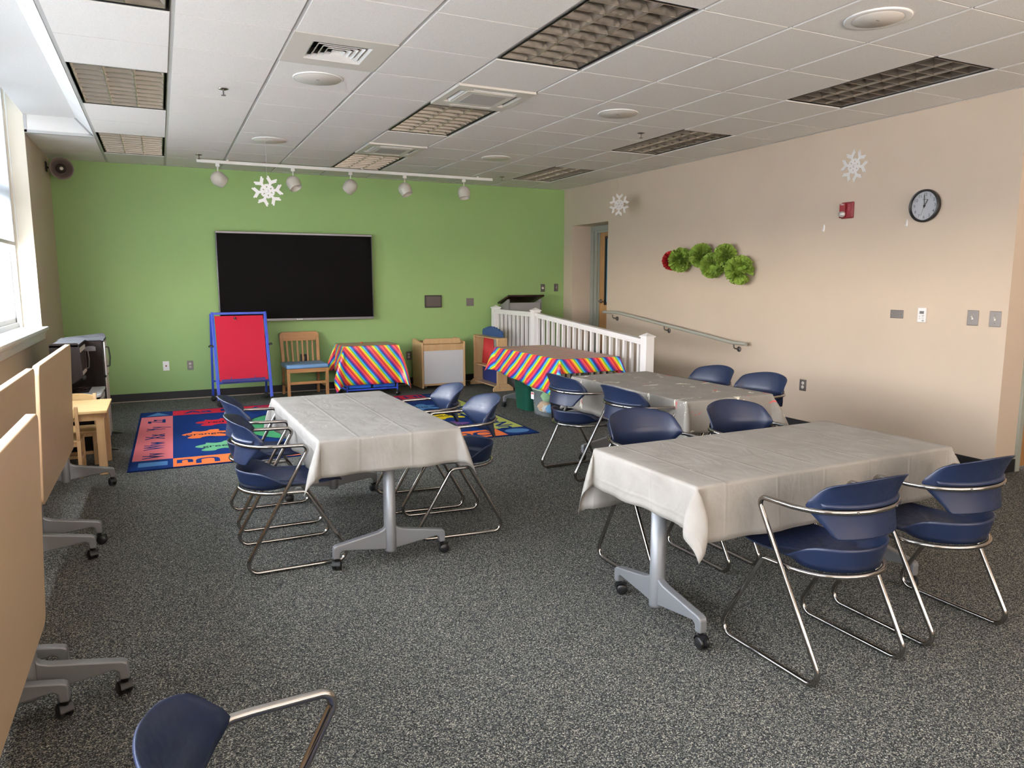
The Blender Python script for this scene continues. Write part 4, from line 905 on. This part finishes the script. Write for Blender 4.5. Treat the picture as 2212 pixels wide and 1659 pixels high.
# ------------------------------------------------------------------ draped table cloths
def cloth(name, x0, x1, y0, y1, z, dW, dE, dS, dN, m, label, group, ears=None, tilt=(0, 0, 0, 0), seed=1, rz=0, amp=0.010, alpha=36, skew=0):
    rnd = random.Random(seed); RR = 0.012
    def axis(a0, a1, dl, dh, n):
        lo = [0.0047, 0.0094, 0.0141, 0.01885]; q = []
        k = 9
        neg = [a0-(0.01885+(dl-0.01885)*i/k) for i in range(k, 0, -1)]+[a0-v for v in reversed(lo)]
        pos = [a1+v for v in lo]+[a1+(0.01885+(dh-0.01885)*i/k) for i in range(1, k+1)]
        return neg+[a0+(a1-a0)*i/n for i in range(n+1)]+pos
    AX = axis(x0, x1, dW, dE, 34); AY = axis(y0, y1, dS, dN, 34); ph = [rnd.uniform(0, 6) for _ in range(8)]
    def roll(d):
        if d < RR*PI/2: a = d/RR; return RR*math.sin(a), RR*(1-math.cos(a))
        return RR, d-RR*PI/2+RR
    ears = ears or {}
    def pos(a, b_):
        sx = -1 if a < x0 else (1 if a > x1 else 0); sy = -1 if b_ < y0 else (1 if b_ > y1 else 0)
        dx = x0-a if sx < 0 else (a-x1 if sx > 0 else 0); dy = y0-b_ if sy < 0 else (b_-y1 if sy > 0 else 0)
        if not sx and not sy:
            e = min(a-x0, x1-a, b_-y0, y1-b_)
            return (a, b_, z+0.0012*math.sin(9*a+ph[0])*math.sin(7*b_+ph[1])*min(1, e/0.05))
        if sx and not sy:
            o, dn = roll(dx); D = dW if sx < 0 else dE; tl = tilt[0] if sx < 0 else tilt[1]; u = (b_-y0)/(y1-y0); fade = sm(min(u, 1-u)/0.12)
            rp = (amp*math.sin(2*PI*b_/0.52+ph[2]+sx)+amp*0.6*math.sin(2*PI*b_/0.21+ph[3]))*(dx/D)**1.4
            off = o+fade*(rp+tl*max(0, dx-0.02)); return ((x0 if sx < 0 else x1)+sx*off, b_, z-dn*((1+skew*((y0+y1)/2-b_)/((y1-y0)/2)) if sx < 0 else 1))
        if sy and not sx:
            o, dn = roll(dy); D = dS if sy < 0 else dN; tl = tilt[2] if sy < 0 else tilt[3]; u = (a-x0)/(x1-x0); fade = sm(min(u, 1-u)/0.12)
            rp = (amp*math.sin(2*PI*a/0.57+ph[4]+sy)+amp*0.6*math.sin(2*PI*a/0.23+ph[5]))*(dy/D)**1.4
            off = o+fade*(rp+tl*max(0, dy-0.02)); return (a, (y0 if sy < 0 else y1)+sy*off, z-dn)
        px = x0 if sx < 0 else x1; py = y0 if sy < 0 else y1; r_ = math.hypot(dx, dy); f = math.atan2(dy, dx)
        o, dn = roll(r_); th, al, puff = ears.get((sx, sy), (45, alpha, 0.16)); th = R(th); rest = max(0, r_-RR*PI/2)
        e = al*math.sin(2*f)**0.85 if 0 < f < PI/2 else 0; e = R(e)
        ox, oy = math.cos(th)*sx, math.sin(th)*sy; lx, ly = -math.sin(th)*sx, math.cos(th)*sy
        lat = -puff*rest*math.sin(4*f)*(0.6+0.4*math.cos(3*r_/0.3))
        out = rest*math.sin(e)*(1-0.25*rest/0.4)
        return (px+math.cos(f)*sx*o+ox*out+lx*lat, py+math.sin(f)*sy*o+oy*out+ly*lat, z-((RR if dn > RR else dn)+(rest*math.cos(e) if dn > RR else 0))*(1-skew*sy*math.cos(f) if sx < 0 else 1))
    b = MB(); G = [[pos(a, c) for c in AY] for a in AX]; uv = [(a, c) for a in AX for c in AY]
    cx, cy = (x0+x1)/2, (y0+y1)/2
    b.grid([[(p[0]-cx, p[1]-cy, p[2]) for p in row] for row in G], 0, True)
    o = b.build(name, m, uvs=uv); o.location = (cx, cy, 0); o.rotation_euler = (0, 0, R(rz))
    q = o.modifiers.new('solid', 'SOLIDIFY'); q.thickness = 0.0012; q.offset = 1
    return tag(o, label, 'tablecloth', group)
gc = 'grey vinyl cloths on the folding tables'
cloth('tablecloth', 1.110, 1.835, -0.833, 0.628, 0.7015, 0.215, 0.215, 0.190, 0.19, 'cloth', 'plain grey cloth with fold lines on the middle table', gc,
      {(-1, -1): (22, 23, 0.26), (1, -1): (16, 22, 0.26), (-1, 1): (60, 26, 0.2), (1, 1): (45, 30, 0.2)}, (-0.10, 0.0, 0.0, 0.0), 3, 0.9)
cloth('tablecloth', 2.250, 3.760, -2.245, -1.545, 0.7015, 0.185, 0.20, 0.235, 0.30, 'cloth', 'grey cloth with long hanging corners on the nearest right table', gc,
      {(-1, -1): (50, 27, 0.50), (-1, 1): (25, 16, 0.36), (1, -1): (25, 32, 0.2), (1, 1): (45, 25, 0.2)}, (0.0, 0.0, 0.06, 0.0), 5, 0.8)
cloth('tablecloth', 3.470, 4.205, -0.672, 0.742, 0.7015, 0.27, 0.22, 0.22, 0.22, 'cloth_splat', 'paint spattered grey cloth on the back right table', gc,
      {(-1, -1): (60, 24, 0.2), (1, -1): (30, 34, 0.24), (-1, 1): (60, 26, 0.2)}, (0.04, 0, 0, 0), 8, 0.8)
cloth('tablecloth', 3.985, 4.680, 1.885, 3.425, 0.7015, 0.335, 0.18, 0.150, 0.25, 'rainbow', 'large rainbow striped cloth on the table before the railing', 'rainbow striped cloths',
      {(-1, -1): (40, 18, 0.22), (-1, 1): (70, 34, 0.2), (1, -1): (40, 26, 0.2)}, (0.04, 0, 0.02, 0), 12, 0.0, skew=0.17)
cloth('tablecloth', 2.500, 3.195, 4.715, 5.230, 0.660, 0.36, 0.36, 0.50, 0.20, 'rainbow', 'small rainbow striped cloth over the low cart by the green wall', 'rainbow striped cloths',
      {(-1, -1): (5, 24, 0.30), (1, -1): (15, 22, 0.22), (-1, 1): (10, 26, 0.3), (1, 1): (10, 30, 0.3)}, (0.05, 0.10, 0.0, 0), 21, 0.0, 0.014)
# ------------------------------------------------------------------ easel
t = thing('display_easel', 'blue framed rolling easel with a tall red fabric panel', 'easel', (1.305, 5.0, 0), R(3))
zt = 1.10
def eb(pts, w_=0.017, name='frame_bar', m='easel', par=None):
    b = MB()
    for a, c in pts:
        A, B_ = Vector(a), Vector(c); d = (B_-A); L = d.length; T = Matrix.Translation(A) @ d.to_track_quat('Z', 'Y').to_matrix().to_4x4(); b.box(-w_, w_, -w_*0.8, w_*0.8, 0, L, 0, T)
    return b.build(name, m, par or t, bevel=0.003)
for s_ in (-1, 1): eb([((s_*0.300, -0.22, 0.075), (s_*0.300, 0.01, zt))], 0.017, 'front_post')
eb([((-0.300, 0.01, zt-0.015), (0.300, 0.01, zt-0.015))], 0.017, 'top_rail'); eb([((-0.300, -0.167, 0.275), (0.300, -0.167, 0.275))], 0.017, 'lower_rail')
eb([((-0.315, 0.24, 0.075), (-0.315, 0.035, zt-0.02)), ((0.315, 0.24, 0.075), (0.315, 0.035, zt-0.02)), ((-0.315, 0.20, 0.255), (0.315, 0.20, 0.255))], 0.013, 'rear_frame')
b = MB(); T = Matrix.Translation((0, 0.0, zt)) @ Matrix.Rotation(math.atan2(-0.23, 1.025)*-1+0, 4, 'X')
def ep(x, s_): # point on the inclined front plane at height fraction s (0 bottom, 1 top)
    return (x, -0.167+0.177*s_-0.012, 0.29+(zt-0.045-0.29)*s_)
b.add([ep(-0.275, 0), ep(0.275, 0), ep(0.275, 1), ep(-0.275, 1)]+[(p[0], p[1]+0.012, p[2]) for p in (ep(-0.275, 0), ep(0.275, 0), ep(0.275, 1), ep(-0.275, 1))],
      [(0, 1, 2, 3), (7, 6, 5, 4), (0, 4, 5, 1), (1, 5, 6, 2), (2, 6, 7, 3), (3, 7, 4, 0)]); b.build('fabric_panel', 'red', t)
b = MB(); b.box(-0.262, 0.232, -0.235, -0.175, 0.285, 0.300); b.box(-0.262, 0.232, -0.240, -0.228, 0.285, 0.322); b.build('tray', 'easel_dk', t, bevel=0.003)
b = MB()
for x in (-0.150, 0.120): b.box(x-0.003, x+0.003, -0.215, -0.200, 0.30, 0.345)
b.build('page_peg', 'easel_dk', t)
b = MB(); b.lathe([(0, 0), (0.012, 0.0), (0.012, 0.012), (0.005, 0.016), (0.005, 0.022), (0.014, 0.026), (0, 0.03)], 16, 0, Matrix.Translation((-0.055, -0.010, zt-0.075)) @ Matrix.Rotation(R(80), 4, 'X')); b.tube([(-0.066, -0.03, zt-0.087), (-0.044, -0.03, zt-0.087)], 0.005, 8); b.build('panel_knob', 'chrome', t)
for s_ in (-1, 1):
    b = MB(); b.tube(fillet([(s_*0.312, -0.09, 0.70), (s_*0.345, -0.08, 0.715), (s_*0.355, -0.02, 0.70)], 0.01), 0.012, 8); b.box(s_*0.34-0.016, s_*0.34+0.016, -0.10, -0.02, 0.70, 0.716); b.build('lock_knob', 'black', t, bevel=0.003)
for x, y in ((-0.30, -0.235), (0.30, -0.235), (-0.315, 0.255), (0.315, 0.255)):
    b = MB(); b.tube([(x, y, 0.085), (x, y, 0.05)], 0.008, 8)
    for w_ in (-1, 1): b.lathe([(0, -0.009), (0.026, -0.009), (0.031, -0.004), (0.031, 0.005), (0.026, 0.009), (0, 0.009)], 20, 0, Matrix.Translation((x+0.005, y+w_*0.014, 0.0312)) @ Matrix.Rotation(PI/2, 4, 'X'))
    b.box(x-0.02, x+0.026, y-0.024, y+0.024, 0.040, 0.060); b.build('caster', 'black', t)
# ------------------------------------------------------------------ wooden side chair
t = thing('wooden_chair', 'oak slat back chair with light blue cushion under the screen', 'chair', (2.085, 5.22, 0), R(2))
wf, wb_ = 0.262, 0.235
def leg(p0, p1, w_, nm='leg', m='oak', par=None):
    b = MB(); A, B_ = Vector(p0), Vector(p1); b.add([(A.x-w_, A.y-w_, A.z), (A.x+w_, A.y-w_, A.z), (A.x+w_, A.y+w_, A.z), (A.x-w_, A.y+w_, A.z), (B_.x-w_, B_.y-w_, B_.z), (B_.x+w_, B_.y-w_, B_.z), (B_.x+w_, B_.y+w_, B_.z), (B_.x-w_, B_.y+w_, B_.z)],
        [(0, 3, 2, 1), (4, 5, 6, 7), (0, 1, 5, 4), (1, 2, 6, 5), (2, 3, 7, 6), (3, 0, 4, 7)]); return b.build(nm, m, par or t, bevel=0.003)
for s_ in (-1, 1):
    leg((s_*0.240, -0.20, 0), (s_*0.243, -0.20, 0.375), 0.019); leg((s_*0.225, 0.25, 0), (s_*0.225, 0.20, 0.40), 0.017)
    leg((s_*0.225, 0.195, 0.40), (s_*0.232, 0.25, 0.74), 0.020, 'back_post')
    b = MB(); b.box(s_*0.235-0.010, s_*0.235+0.010, -0.19, 0.21, 0.325, 0.375); b.box(s_*0.235-0.008, s_*0.235+0.008, -0.19, 0.22, 0.13, 0.16); b.build('side_rail', 'oak', t)
b = MB(); b.box(-0.225, 0.225, -0.215, -0.190, 0.325, 0.375); b.box(-0.225, 0.225, -0.208, -0.192, 0.175, 0.210); b.box(-0.22, 0.22, 0.19, 0.21, 0.33, 0.375); b.build('front_rail', 'oak_h', t, bevel=0.002)
b = MB(); G = MB()
P = []
for k in range(7): a = R(180-90*k/6); P.append((-0.200+0.052*math.cos(a), 0.760+0.052*math.sin(a)))
for k in range(7): a = R(90-90*k/6); P.append((0.200+0.052*math.cos(a), 0.760+0.052*math.sin(a)))
P += [(0.252, 0.70), (0.215, 0.70), (0.215, 0.695), (-0.215, 0.695), (-0.215, 0.70), (-0.252, 0.70)]
Tc = Matrix.Translation((0, 0.255, 0)) @ Matrix.Rotation(R(0), 4, 'X'); b.prism(P, -0.018, 0.018, 'y', 0, Tc); b.build('crest_rail', 'oak_h', t, bevel=0.004)
for k in range(6):
    x = -0.165+0.066*k; leg((x*0.96, 0.20, 0.385), (x, 0.250, 0.70), 0.011, 'back_slat')
b = MB(); b.box(-0.262, 0.262, -0.235, 0.205, 0.375, 0.428); b.build('cushion', 'cushion', t, bevel=0.020, seg=4)
# ------------------------------------------------------------------ low cart under the small rainbow cloth
t = thing('rolling_cart', 'blue rolling cart with blue bins, mostly under small rainbow cloth', 'cart', (2.848, 4.97, 0), 0)
b = MB()
for x in (-0.325, 0.325):
    for y in (-0.235, 0.235): b.tube([(x, y, 0.075), (x, y, 0.645)], 0.013, 10)
b.box(-0.335, 0.335, -0.245, 0.245, 0.642, 0.656)
for y in (-0.235, 0.235): b.tube([(-0.325, y, 0.10), (0.325, y, 0.10)], 0.013, 10)
for x in (-0.325, 0.325): b.tube([(x, -0.235, 0.10), (x, 0.235, 0.10)], 0.013, 10)
b.build('cart_frame', 'easel', t)
for x in (-0.158, 0.158):
    for z in (0.115, 0.29, 0.465):
        b = MB(); b.prism([(x-0.140, z), (x+0.140, z), (x+0.150, z+0.155), (x-0.150, z+0.155)], -0.215, 0.215, 'y'); b.build('bin', mat('bright_blue_bin', (0.02, 0.13, 0.62), 0.35) if 'binm' not in M else M['binm'], t, bevel=0.008)
        if 'binm' not in M: M['binm'] = bpy.data.materials['bright_blue_bin']
for x in (-0.325, 0.325):
    for y in (-0.235, 0.235):
        b = MB(); b.tube([(x, y, 0.09), (x, y, 0.045)], 0.006, 8); b.lathe([(0, -0.010), (0.027, -0.010), (0.027, 0.010), (0, 0.010)], 18, 0, Matrix.Translation((x+0.006, y, 0.0272)) @ Matrix.Rotation(PI/2, 4, 'X')); b.build('caster', 'black', t)
b = MB(); b.lathe([(0, 0), (0.018, 0), (0.020, 0.006), (0.014, 0.014), (0, 0.016)], 14); o = b.build('orange_pebble', mat('orange_red_plastic', (0.75, 0.09, 0.04), 0.4)); o.location = (2.81, 5.10, 0.6625)
tag(o, 'tiny orange red object lying on the small rainbow cloth', 'small object')
# ------------------------------------------------------------------ whiteboard cabinet
t = thing('whiteboard_cabinet', 'low maple cabinet on casters with a white board front', 'cabinet', (3.93, 5.03, 0), R(0))
b = MB(); P = [(0.0, 0.0), (0.42, 0.0), (0.42, 0.66), (0.32, 0.665), (0.12, 0.640), (0.0, 0.630)]
b.prism([(y, z+0.012) for y, z in P], -0.318, -0.290, 'x'); b.build('side_panel', 'maple', t, bevel=0.008)
b = MB(); b.prism([(y, z+0.012) for y, z in P], 0.290, 0.318, 'x'); b.build('side_panel', 'maple', t, bevel=0.008)
b = MB(); b.box(-0.290, 0.290, 0.012, 0.030, 0.525, 0.610); b.build('apron', 'maple', t, bevel=0.002)
b = MB(); b.box(-0.290, 0.290, 0.02, 0.40, 0.045, 0.060); b.box(-0.290, 0.290, 0.39, 0.41, 0.06, 0.64); b.box(-0.290, 0.290, 0.014, 0.030, 0.045, 0.072); b.build('carcass', 'maple', t)
b = MB(); b.box(-0.286, 0.286, 0.014, 0.022, 0.072, 0.525); b.build('white_board', 'wb', t)
b = MB(); b.box(-0.290, 0.290, 0.15, 0.40, 0.600, 0.615); b.box(-0.290, 0.290, 0.03, 0.15, 0.560, 0.572); b.build('top_tray', 'maple', t)
b = MB(); P = []
for k in range(6): a = R(180-90*k/5); P.append((-0.245+0.035*math.cos(a), 0.655+0.035*math.sin(a)))
for k in range(6): a = R(90-90*k/5); P.append((0.225+0.035*math.cos(a), 0.655+0.035*math.sin(a)))
P += [(0.268, 0.628), (0.283, 0.625), (0.283, 0.618), (-0.280, 0.618)]
b.prism(P, 0.035, 0.055, 'y'); b.build('tray_front', 'maple', t, bevel=0.004)
for x in (-0.25, 0.21):
    b = MB(); b.box(x-0.018, x+0.018, 0.05, 0.09, 0.028, 0.045); b.lathe([(0, -0.012), (0.024, -0.012), (0.024, 0.012), (0, 0.012)], 18, 0, Matrix.Translation((x, 0.06, 0.0242)) @ Matrix.Rotation(PI/2, 4, 'Y')); b.build('caster', 'steel', t)
for x in (-0.25, 0.21):
    b = MB(); b.lathe([(0, -0.012), (0.024, -0.012), (0.024, 0.012), (0, 0.012)], 18, 0, Matrix.Translation((x, 0.36, 0.0242)) @ Matrix.Rotation(PI/2, 4, 'Y')); b.box(x-0.018, x+0.018, 0.34, 0.38, 0.028, 0.045); b.build('caster', 'steel', t)
# ------------------------------------------------------------------ play stand with curtain
t = thing('play_stand', 'maple play stand with red curtain, blue panels and scalloped blue top', 'shelf', (4.545, 4.47, 0))
for (y, nm) in ((0.0, 'n'), (0.80, 'f')):
    b = MB(); b.box(-0.075, 0.078, y-0.012, y+0.012, 0.085, 0.715); p = b.build('end_panel', 'maple', t, bevel=0.008)
    for x in (-0.05, 0.05):
        b = MB(); b.lathe([(0.005, 0), (0.004, 0.002), (0, 0.002)], 8, 0, Matrix.Translation((x, y-0.012, 0.675)) @ Matrix.Rotation(PI/2, 4, 'X')); b.build('screw', 'grey_line', p)
    b = MB(); b.prism([(-0.138, 0.0), (0.158, 0.0), (0.158, 0.045), (0.085, 0.095), (-0.075, 0.095), (-0.138, 0.045)], y-0.032, y-0.008, 'y')
    for x in (-0.035, 0.01, 0.055): b.lathe([(0.005, 0), (0, 0.001)], 8, 1, Matrix.Translation((x, y-0.032, 0.05)) @ Matrix.Rotation(PI/2, 4, 'X'))
    b.build('foot', ['maple', 'grey_line'], t, bevel=0.004)
for z, d0, d1 in ((0.700, -0.07, 0.075), (0.300, -0.07, 0.075), (0.055, -0.07, 0.075)):
    b = MB(); b.box(d0, d1, 0.0, 0.80, z-0.008, z+0.008); b.build('shelf_board', 'maple', t, bevel=0.002)
b = MB(); G = []
for k in range(40):
    y = 0.30+0.42*k/39; wv = 0.006*math.sin(k*1.1); G.append([(0.03+wv, 0.47+(y-0.47)*0.72, 0.692), (0.03+wv*1.6, y, 0.312)])
b.grid(G, 0, True); b.build('red_curtain', 'redcurtain', t, solid=0.003)
b = MB(); b.box(0.055, 0.068, 0.02, 0.78, 0.063, 0.292); b.build('lower_panel', mat('navy_panel', (0.02, 0.035, 0.16), 0.5), t)
b = MB(); P = [(0.10, 0.708), (0.78, 0.708), (0.78, 0.770)]
nn = 8
for k in range(nn):
    y1_ = 0.76-k*0.64/nn; h0 = 0.775+0.055*math.sin(PI*(k+0.5)/nn)
    for q in range(5): a = PI*q/4; P.append((y1_-0.04+0.042*math.cos(a), h0+0.016*math.sin(a)))
P.append((0.10, 0.770)); b.prism(P, 0.055, 0.070, 'x'); b.build('scalloped_top', 'bluepanel', t)
# ------------------------------------------------------------------ storage tubs under the rainbow table
def tub(x, y, w_, l_, h_, m, label, lidm=None, rz=0):
    t = thing('storage_tub', label, 'tub', (x, y, 0), rz)
    b = MB(); prof = [(0.86, 0.0), (0.90, 0.012), (0.97, h_*0.55), (0.985, h_*0.56), (1.0, h_*0.93), (1.06, h_*0.93), (1.06, h_)]; G = []
    for s_, z in prof:
        row = []
        for k in range(40):
            a = 2*PI*k/40; c, q = math.cos(a), math.sin(a); row.append((w_/2*s_*math.copysign(abs(c)**0.35, c), l_/2*s_*math.copysign(abs(q)**0.35, q), z))
        G.append(row)
    b.grid(G, 0, True, wrap=True); b.add(G[0], [tuple(range(39, -1, -1))], 0); b.build('tub_body', m, t)
    b = MB(); b.add([(p[0]*0.98, p[1]*0.98, h_*0.94) for p in G[-1]]+[(p[0]*1.02, p[1]*1.02, h_+0.003) for p in G[-1]]+[(p[0]*0.9, p[1]*0.9, h_+0.008) for p in G[-1]], [(k, (k+1) % 40, 40+(k+1) % 40, 40+k) for k in range(40)]+[(40+k, 40+(k+1) % 40, 80+(k+1) % 40, 80+k) for k in range(40)]+[tuple(range(80, 120))], 0)
    b.build('lid', lidm or m, t); return t
tub(4.335, 3.080, 0.42, 0.36, 0.36, 'tub_green', 'dark green storage tub under the big rainbow table')
tc = tub(4.335, 2.660, 0.40, 0.33, 0.30, 'tub_clear', 'clear storage tub with toys inside under the big rainbow table', mat('lime_lid', (0.35, 0.62, 0.30), 0.4))
b = MB(); b.box(-0.208, -0.2045, 0.06, 0.13, 0.17, 0.25, 0, Matrix.Translation((0.0, 0, 0))); b.build('paper_label', 'paper', tc)
b = MB(); b.box(-0.2085, -0.2075, 0.065, 0.125, 0.225, 0.243); b.build('label_print', mat('red_print', (0.6, 0.12, 0.12), 0.5), tc)
tub(4.345, 2.270, 0.40, 0.34, 0.30, 'black', 'black storage tub behind the navy armchair, nearest of the tubs')
for (x, y, z, r_, c, lab) in [(4.25, 2.70, 0.085, 0.075, (0.75, 0.45, 0.22), 'orange soft toy seen through the clear tub'), (4.27, 2.58, 0.075, 0.062, (0.12, 0.40, 0.72), 'blue soft toy seen through the clear tub'),
                              (4.24, 2.635, 0.070, 0.048, (0.80, 0.78, 0.74), 'white soft toy at the bottom of the clear tub'), (4.27, 2.66, 0.205, 0.075, (0.36, 0.70, 0.28), 'lime green soft toy near the top of the clear tub')]:
    b = MB(); rn = random.Random(int(x*1000+y*100)); prof = [(math.sin(PI*k/10)*r_, -math.cos(PI*k/10)*r_*0.85) for k in range(11)]; b.lathe(prof, 16)
    b.v = [(p[0]*(1+0.12*math.sin(9*p[2]/r_+p[1]*40)), p[1]*(1+0.15*math.cos(7*p[0]/r_)), p[2]) for p in b.v]
    o = b.build('soft_toy', mat('plush', c, 0.9)); o.location = (x, y, z); tag(o, lab, 'toy', 'soft toys in the clear tub')
# ------------------------------------------------------------------ toy kitchen in the left corner
t = thing('toy_kitchen', 'dark wood corner play kitchen with white counter behind the small table', 'play kitchen', (-0.03, 3.2, 0))
KY0, KY1 = -0.53, 0.43
b = MB(); b.box(-0.36, -0.02, 0.10, 0.12, 0.0, 0.93); b.build('back_wing_panel', 'dkwood', t)
b = MB(); b.box(-0.37, -0.0, 0.10, KY1, 0.925, 0.940); b.box(-0.357, -0.15, KY0, 0.10, 0.925, 0.940); b.build('top_board', 'dkwood_top', t)
b = MB(); P = [(-0.37, 0.94)]
for k in range(6): a = R(90-90*k/5); P.append((-0.035+0.03*math.cos(a), 0.955+0.02*math.sin(a)))
P += [(-0.005, 0.94)]; b.prism(P, KY1-0.015, KY1, 'y'); b.build('backsplash', 'dkwood_top', t)
b = MB(); P = []
for (cx, cz, a0) in ((-0.335, 0.935, 180), (-0.165, 0.935, 90)):
    for k in range(6): a = R(a0-90*k/5); P.append((cx+0.022*math.cos(a), cz+0.022*math.sin(a)))
P += [(-0.130, 0.68), (-0.155, 0.655), (-0.20, 0.62), (-0.357, 0.62)]; b.prism(P, KY0, KY0+0.014, 'y'); b.build('cabinet_end_panel', 'dkwood', t)
b = MB(); b.box(-0.355, -0.155, KY0+0.014, 0.10, 0.64, 0.925); b.build('upper_cabinet', 'dkwood', t)
b = MB(); b.box(-0.155, -0.148, KY0+0.05, 0.06, 0.66, 0.905, 0); b.build('cabinet_window_frame', 'offwhite', t)
b = MB(); b.box(-0.150, -0.145, KY0+0.10, 0.01, 0.70, 0.865, 0); b.build('cabinet_window', 'dark', t)
b = MB(); b.tube(fillet([(-0.148, -0.10, 0.86), (-0.118, -0.10, 0.86), (-0.112, -0.10, 0.78), (-0.118, -0.10, 0.70), (-0.148, -0.10, 0.70)], 0.015), 0.005, 8); b.build('cabinet_handle', 'steel', t)
b = MB(); b.prism([(-0.150, 0.835), (-0.070, 0.835), (-0.070, 0.872), (-0.09, 0.880), (-0.13, 0.880), (-0.150, 0.872)], 0.094, 0.10, 'y'); b.build('name_badge', 'bezel_lt', t)
b = MB(); b.lathe([(0, -0.03), (0.022, -0.025), (0.03, 0.0), (0.02, 0.035), (0, 0.04)], 16, 0, Matrix.Translation((-0.17, -0.1, 0.62))); b.build('lamp_knob', 'bezel', t)
b = MB(); P = [(-0.36, KY0+0.02)]
for k in range(7): a = R(-90+90*k/6); P.append((-0.085+0.07*math.cos(a), KY0+0.09+0.07*math.sin(a)))
P += [(-0.015, 0.095), (-0.36, 0.095)]; b.prism(P, 0.485, 0.505, 'z'); b.build('counter', 'white', t, bevel=0.003)
b = MB(); b.box(-0.36, -0.12, -0.30, 0.07, 0.506, 0.510); b.build('stove_plate', 'dark', t)
for x in (-0.30, -0.18):
    for y in (-0.2, -0.03):
        b = MB(); b.tube([(x+0.045*math.cos(a*PI/8), y+0.045*math.sin(a*PI/8), 0.516) for a in range(16)], 0.004, 6, closed=True); b.build('burner', mat('brown_burner', (0.06, 0.03, 0.03), 0.5), t)
b = MB(); b.box(-0.36, -0.03, KY0+0.05, 0.10, 0.04, 0.485); b.build('base_cabinet', 'dkwood', t)
b = MB(); b.box(-0.030, -0.022, KY0+0.06, -0.20, 0.08, 0.46); b.box(-0.030, -0.022, -0.18, 0.08, 0.08, 0.46); b.build('base_door', 'offwhite', t)
b = MB(); b.box(-0.0225, -0.019, KY0+0.09, -0.23, 0.12, 0.42); b.box(-0.0225, -0.019, -0.15, 0.05, 0.12, 0.42); b.build('door_window', 'black', t)
b = MB(); b.box(-0.36, -0.03, 0.12, KY1, 0.0, 0.925); b.build('fridge_body', 'dkwood', t)
b = MB(); b.box(-0.030, -0.008, 0.125, KY1-0.01, 0.60, 0.915); b.build('freezer_door', 'black', t, bevel=0.004)
b = MB(); b.box(-0.008, 0.004, 0.125, KY1-0.01, 0.60, 0.915); b.build('freezer_front', 'white', t, bevel=0.004)
b = MB(); b.box(-0.030, -0.010, 0.125, KY1-0.01, 0.03, 0.58); b.build('fridge_door', 'black', t, bevel=0.004)
b = MB(); b.box(-0.010, -0.002, 0.125, KY1-0.01, 0.03, 0.58); b.build('fridge_front', 'offwhite', t)
b = MB(); b.tube(fillet([(0.004, 0.20, 0.86), (0.028, 0.20, 0.86), (0.036, 0.20, 0.77), (0.028, 0.20, 0.68), (0.004, 0.20, 0.68)], 0.02), 0.006, 8); b.build('freezer_handle', 'black', t)
for y in (KY0+0.12, KY1-0.06):
    b = MB(); b.prism([(-0.04, 0.0), (0.085, 0.0), (0.083, 0.010), (-0.03, 0.035)], y-0.02, y+0.02, 'y'); b.build('stabiliser_foot', 'black', t)
# ------------------------------------------------------------------ small birch table and chairs
t = thing('kids_table', 'small birch play table at the left, half hidden by tan board', 'table', (-0.26, 2.155, 0))
b = MB(); b.box(-0.31, 0.31, -0.31, 0.31, 0.482, 0.504); b.build('tabletop', 'maple_kid', t, bevel=0.004)
for x in (-0.26, 0.255):
    for y in (-0.24, 0.24): leg((x, y, 0), (x, y, 0.482), 0.028, 'leg', 'maple', t)
b = MB()
for s_ in (-1, 1): b.box(-0.26, 0.26, s_*0.262-0.009, s_*0.262+0.009, 0.425, 0.482); b.box(s_*0.275-0.009, s_*0.275+0.009, -0.26, 0.26, 0.425, 0.482)
b.build('apron', 'maple', t)
def kid_chair(loc, rz, label, first=None):
    if first: return dup(first, loc, rz, label)
    t = thing('kids_chair', label, 'chair', loc, rz, 'small birch chairs at the play table')
    for s_ in (-1, 1):
        leg((s_*0.135, -0.15, 0), (s_*0.135, -0.125, 0.28), 0.013, 'back_leg', 'maple', t); leg((s_*0.135, -0.125, 0.28), (s_*0.135, -0.160, 0.545), 0.013, 'back_post', 'maple', t)
        leg((s_*0.135, 0.13, 0), (s_*0.135, 0.13, 0.27), 0.014, 'leg', 'maple', t)
    b = MB(); b.box(-0.15, 0.15, -0.135, 0.16, 0.268, 0.284); b.build('seat', 'maple_kid', t, bevel=0.004)
    b = MB(); b.box(-0.13, 0.13, -0.125, 0.14, 0.235, 0.268); b.build('seat_apron', 'maple', t)
    P = [(-0.125, 0.46), (0.125, 0.46), (0.125, 0.530)]+[(0.125-0.25*k/8, 0.530+0.018*math.sin(PI*k/8)) for k in range(1, 8)]+[(-0.125, 0.530)]
    b = MB(); b.prism(P, -0.168, -0.152, 'y'); b.build('crest_rail', 'maple_kid', t, bevel=0.003)
    b = MB(); b.box(-0.125, 0.125, -0.148, -0.134, 0.35, 0.40); b.build('back_slat', 'maple_kid', t)
    b = MB(); b.box(-0.125, 0.125, 0.122, 0.136, 0.09, 0.115); b.box(-0.142, -0.128, -0.12, 0.12, 0.12, 0.145); b.box(0.128, 0.142, -0.12, 0.12, 0.12, 0.145); b.build('stretcher', 'maple', t)
    return t
kc = kid_chair((-0.288, 2.005, 0), 0, 'small birch chair on the near side of play table, one post visible')
kid_chair((-0.215, 2.405, 0), PI, 'small birch chair behind the play table with arched top rail', kc)
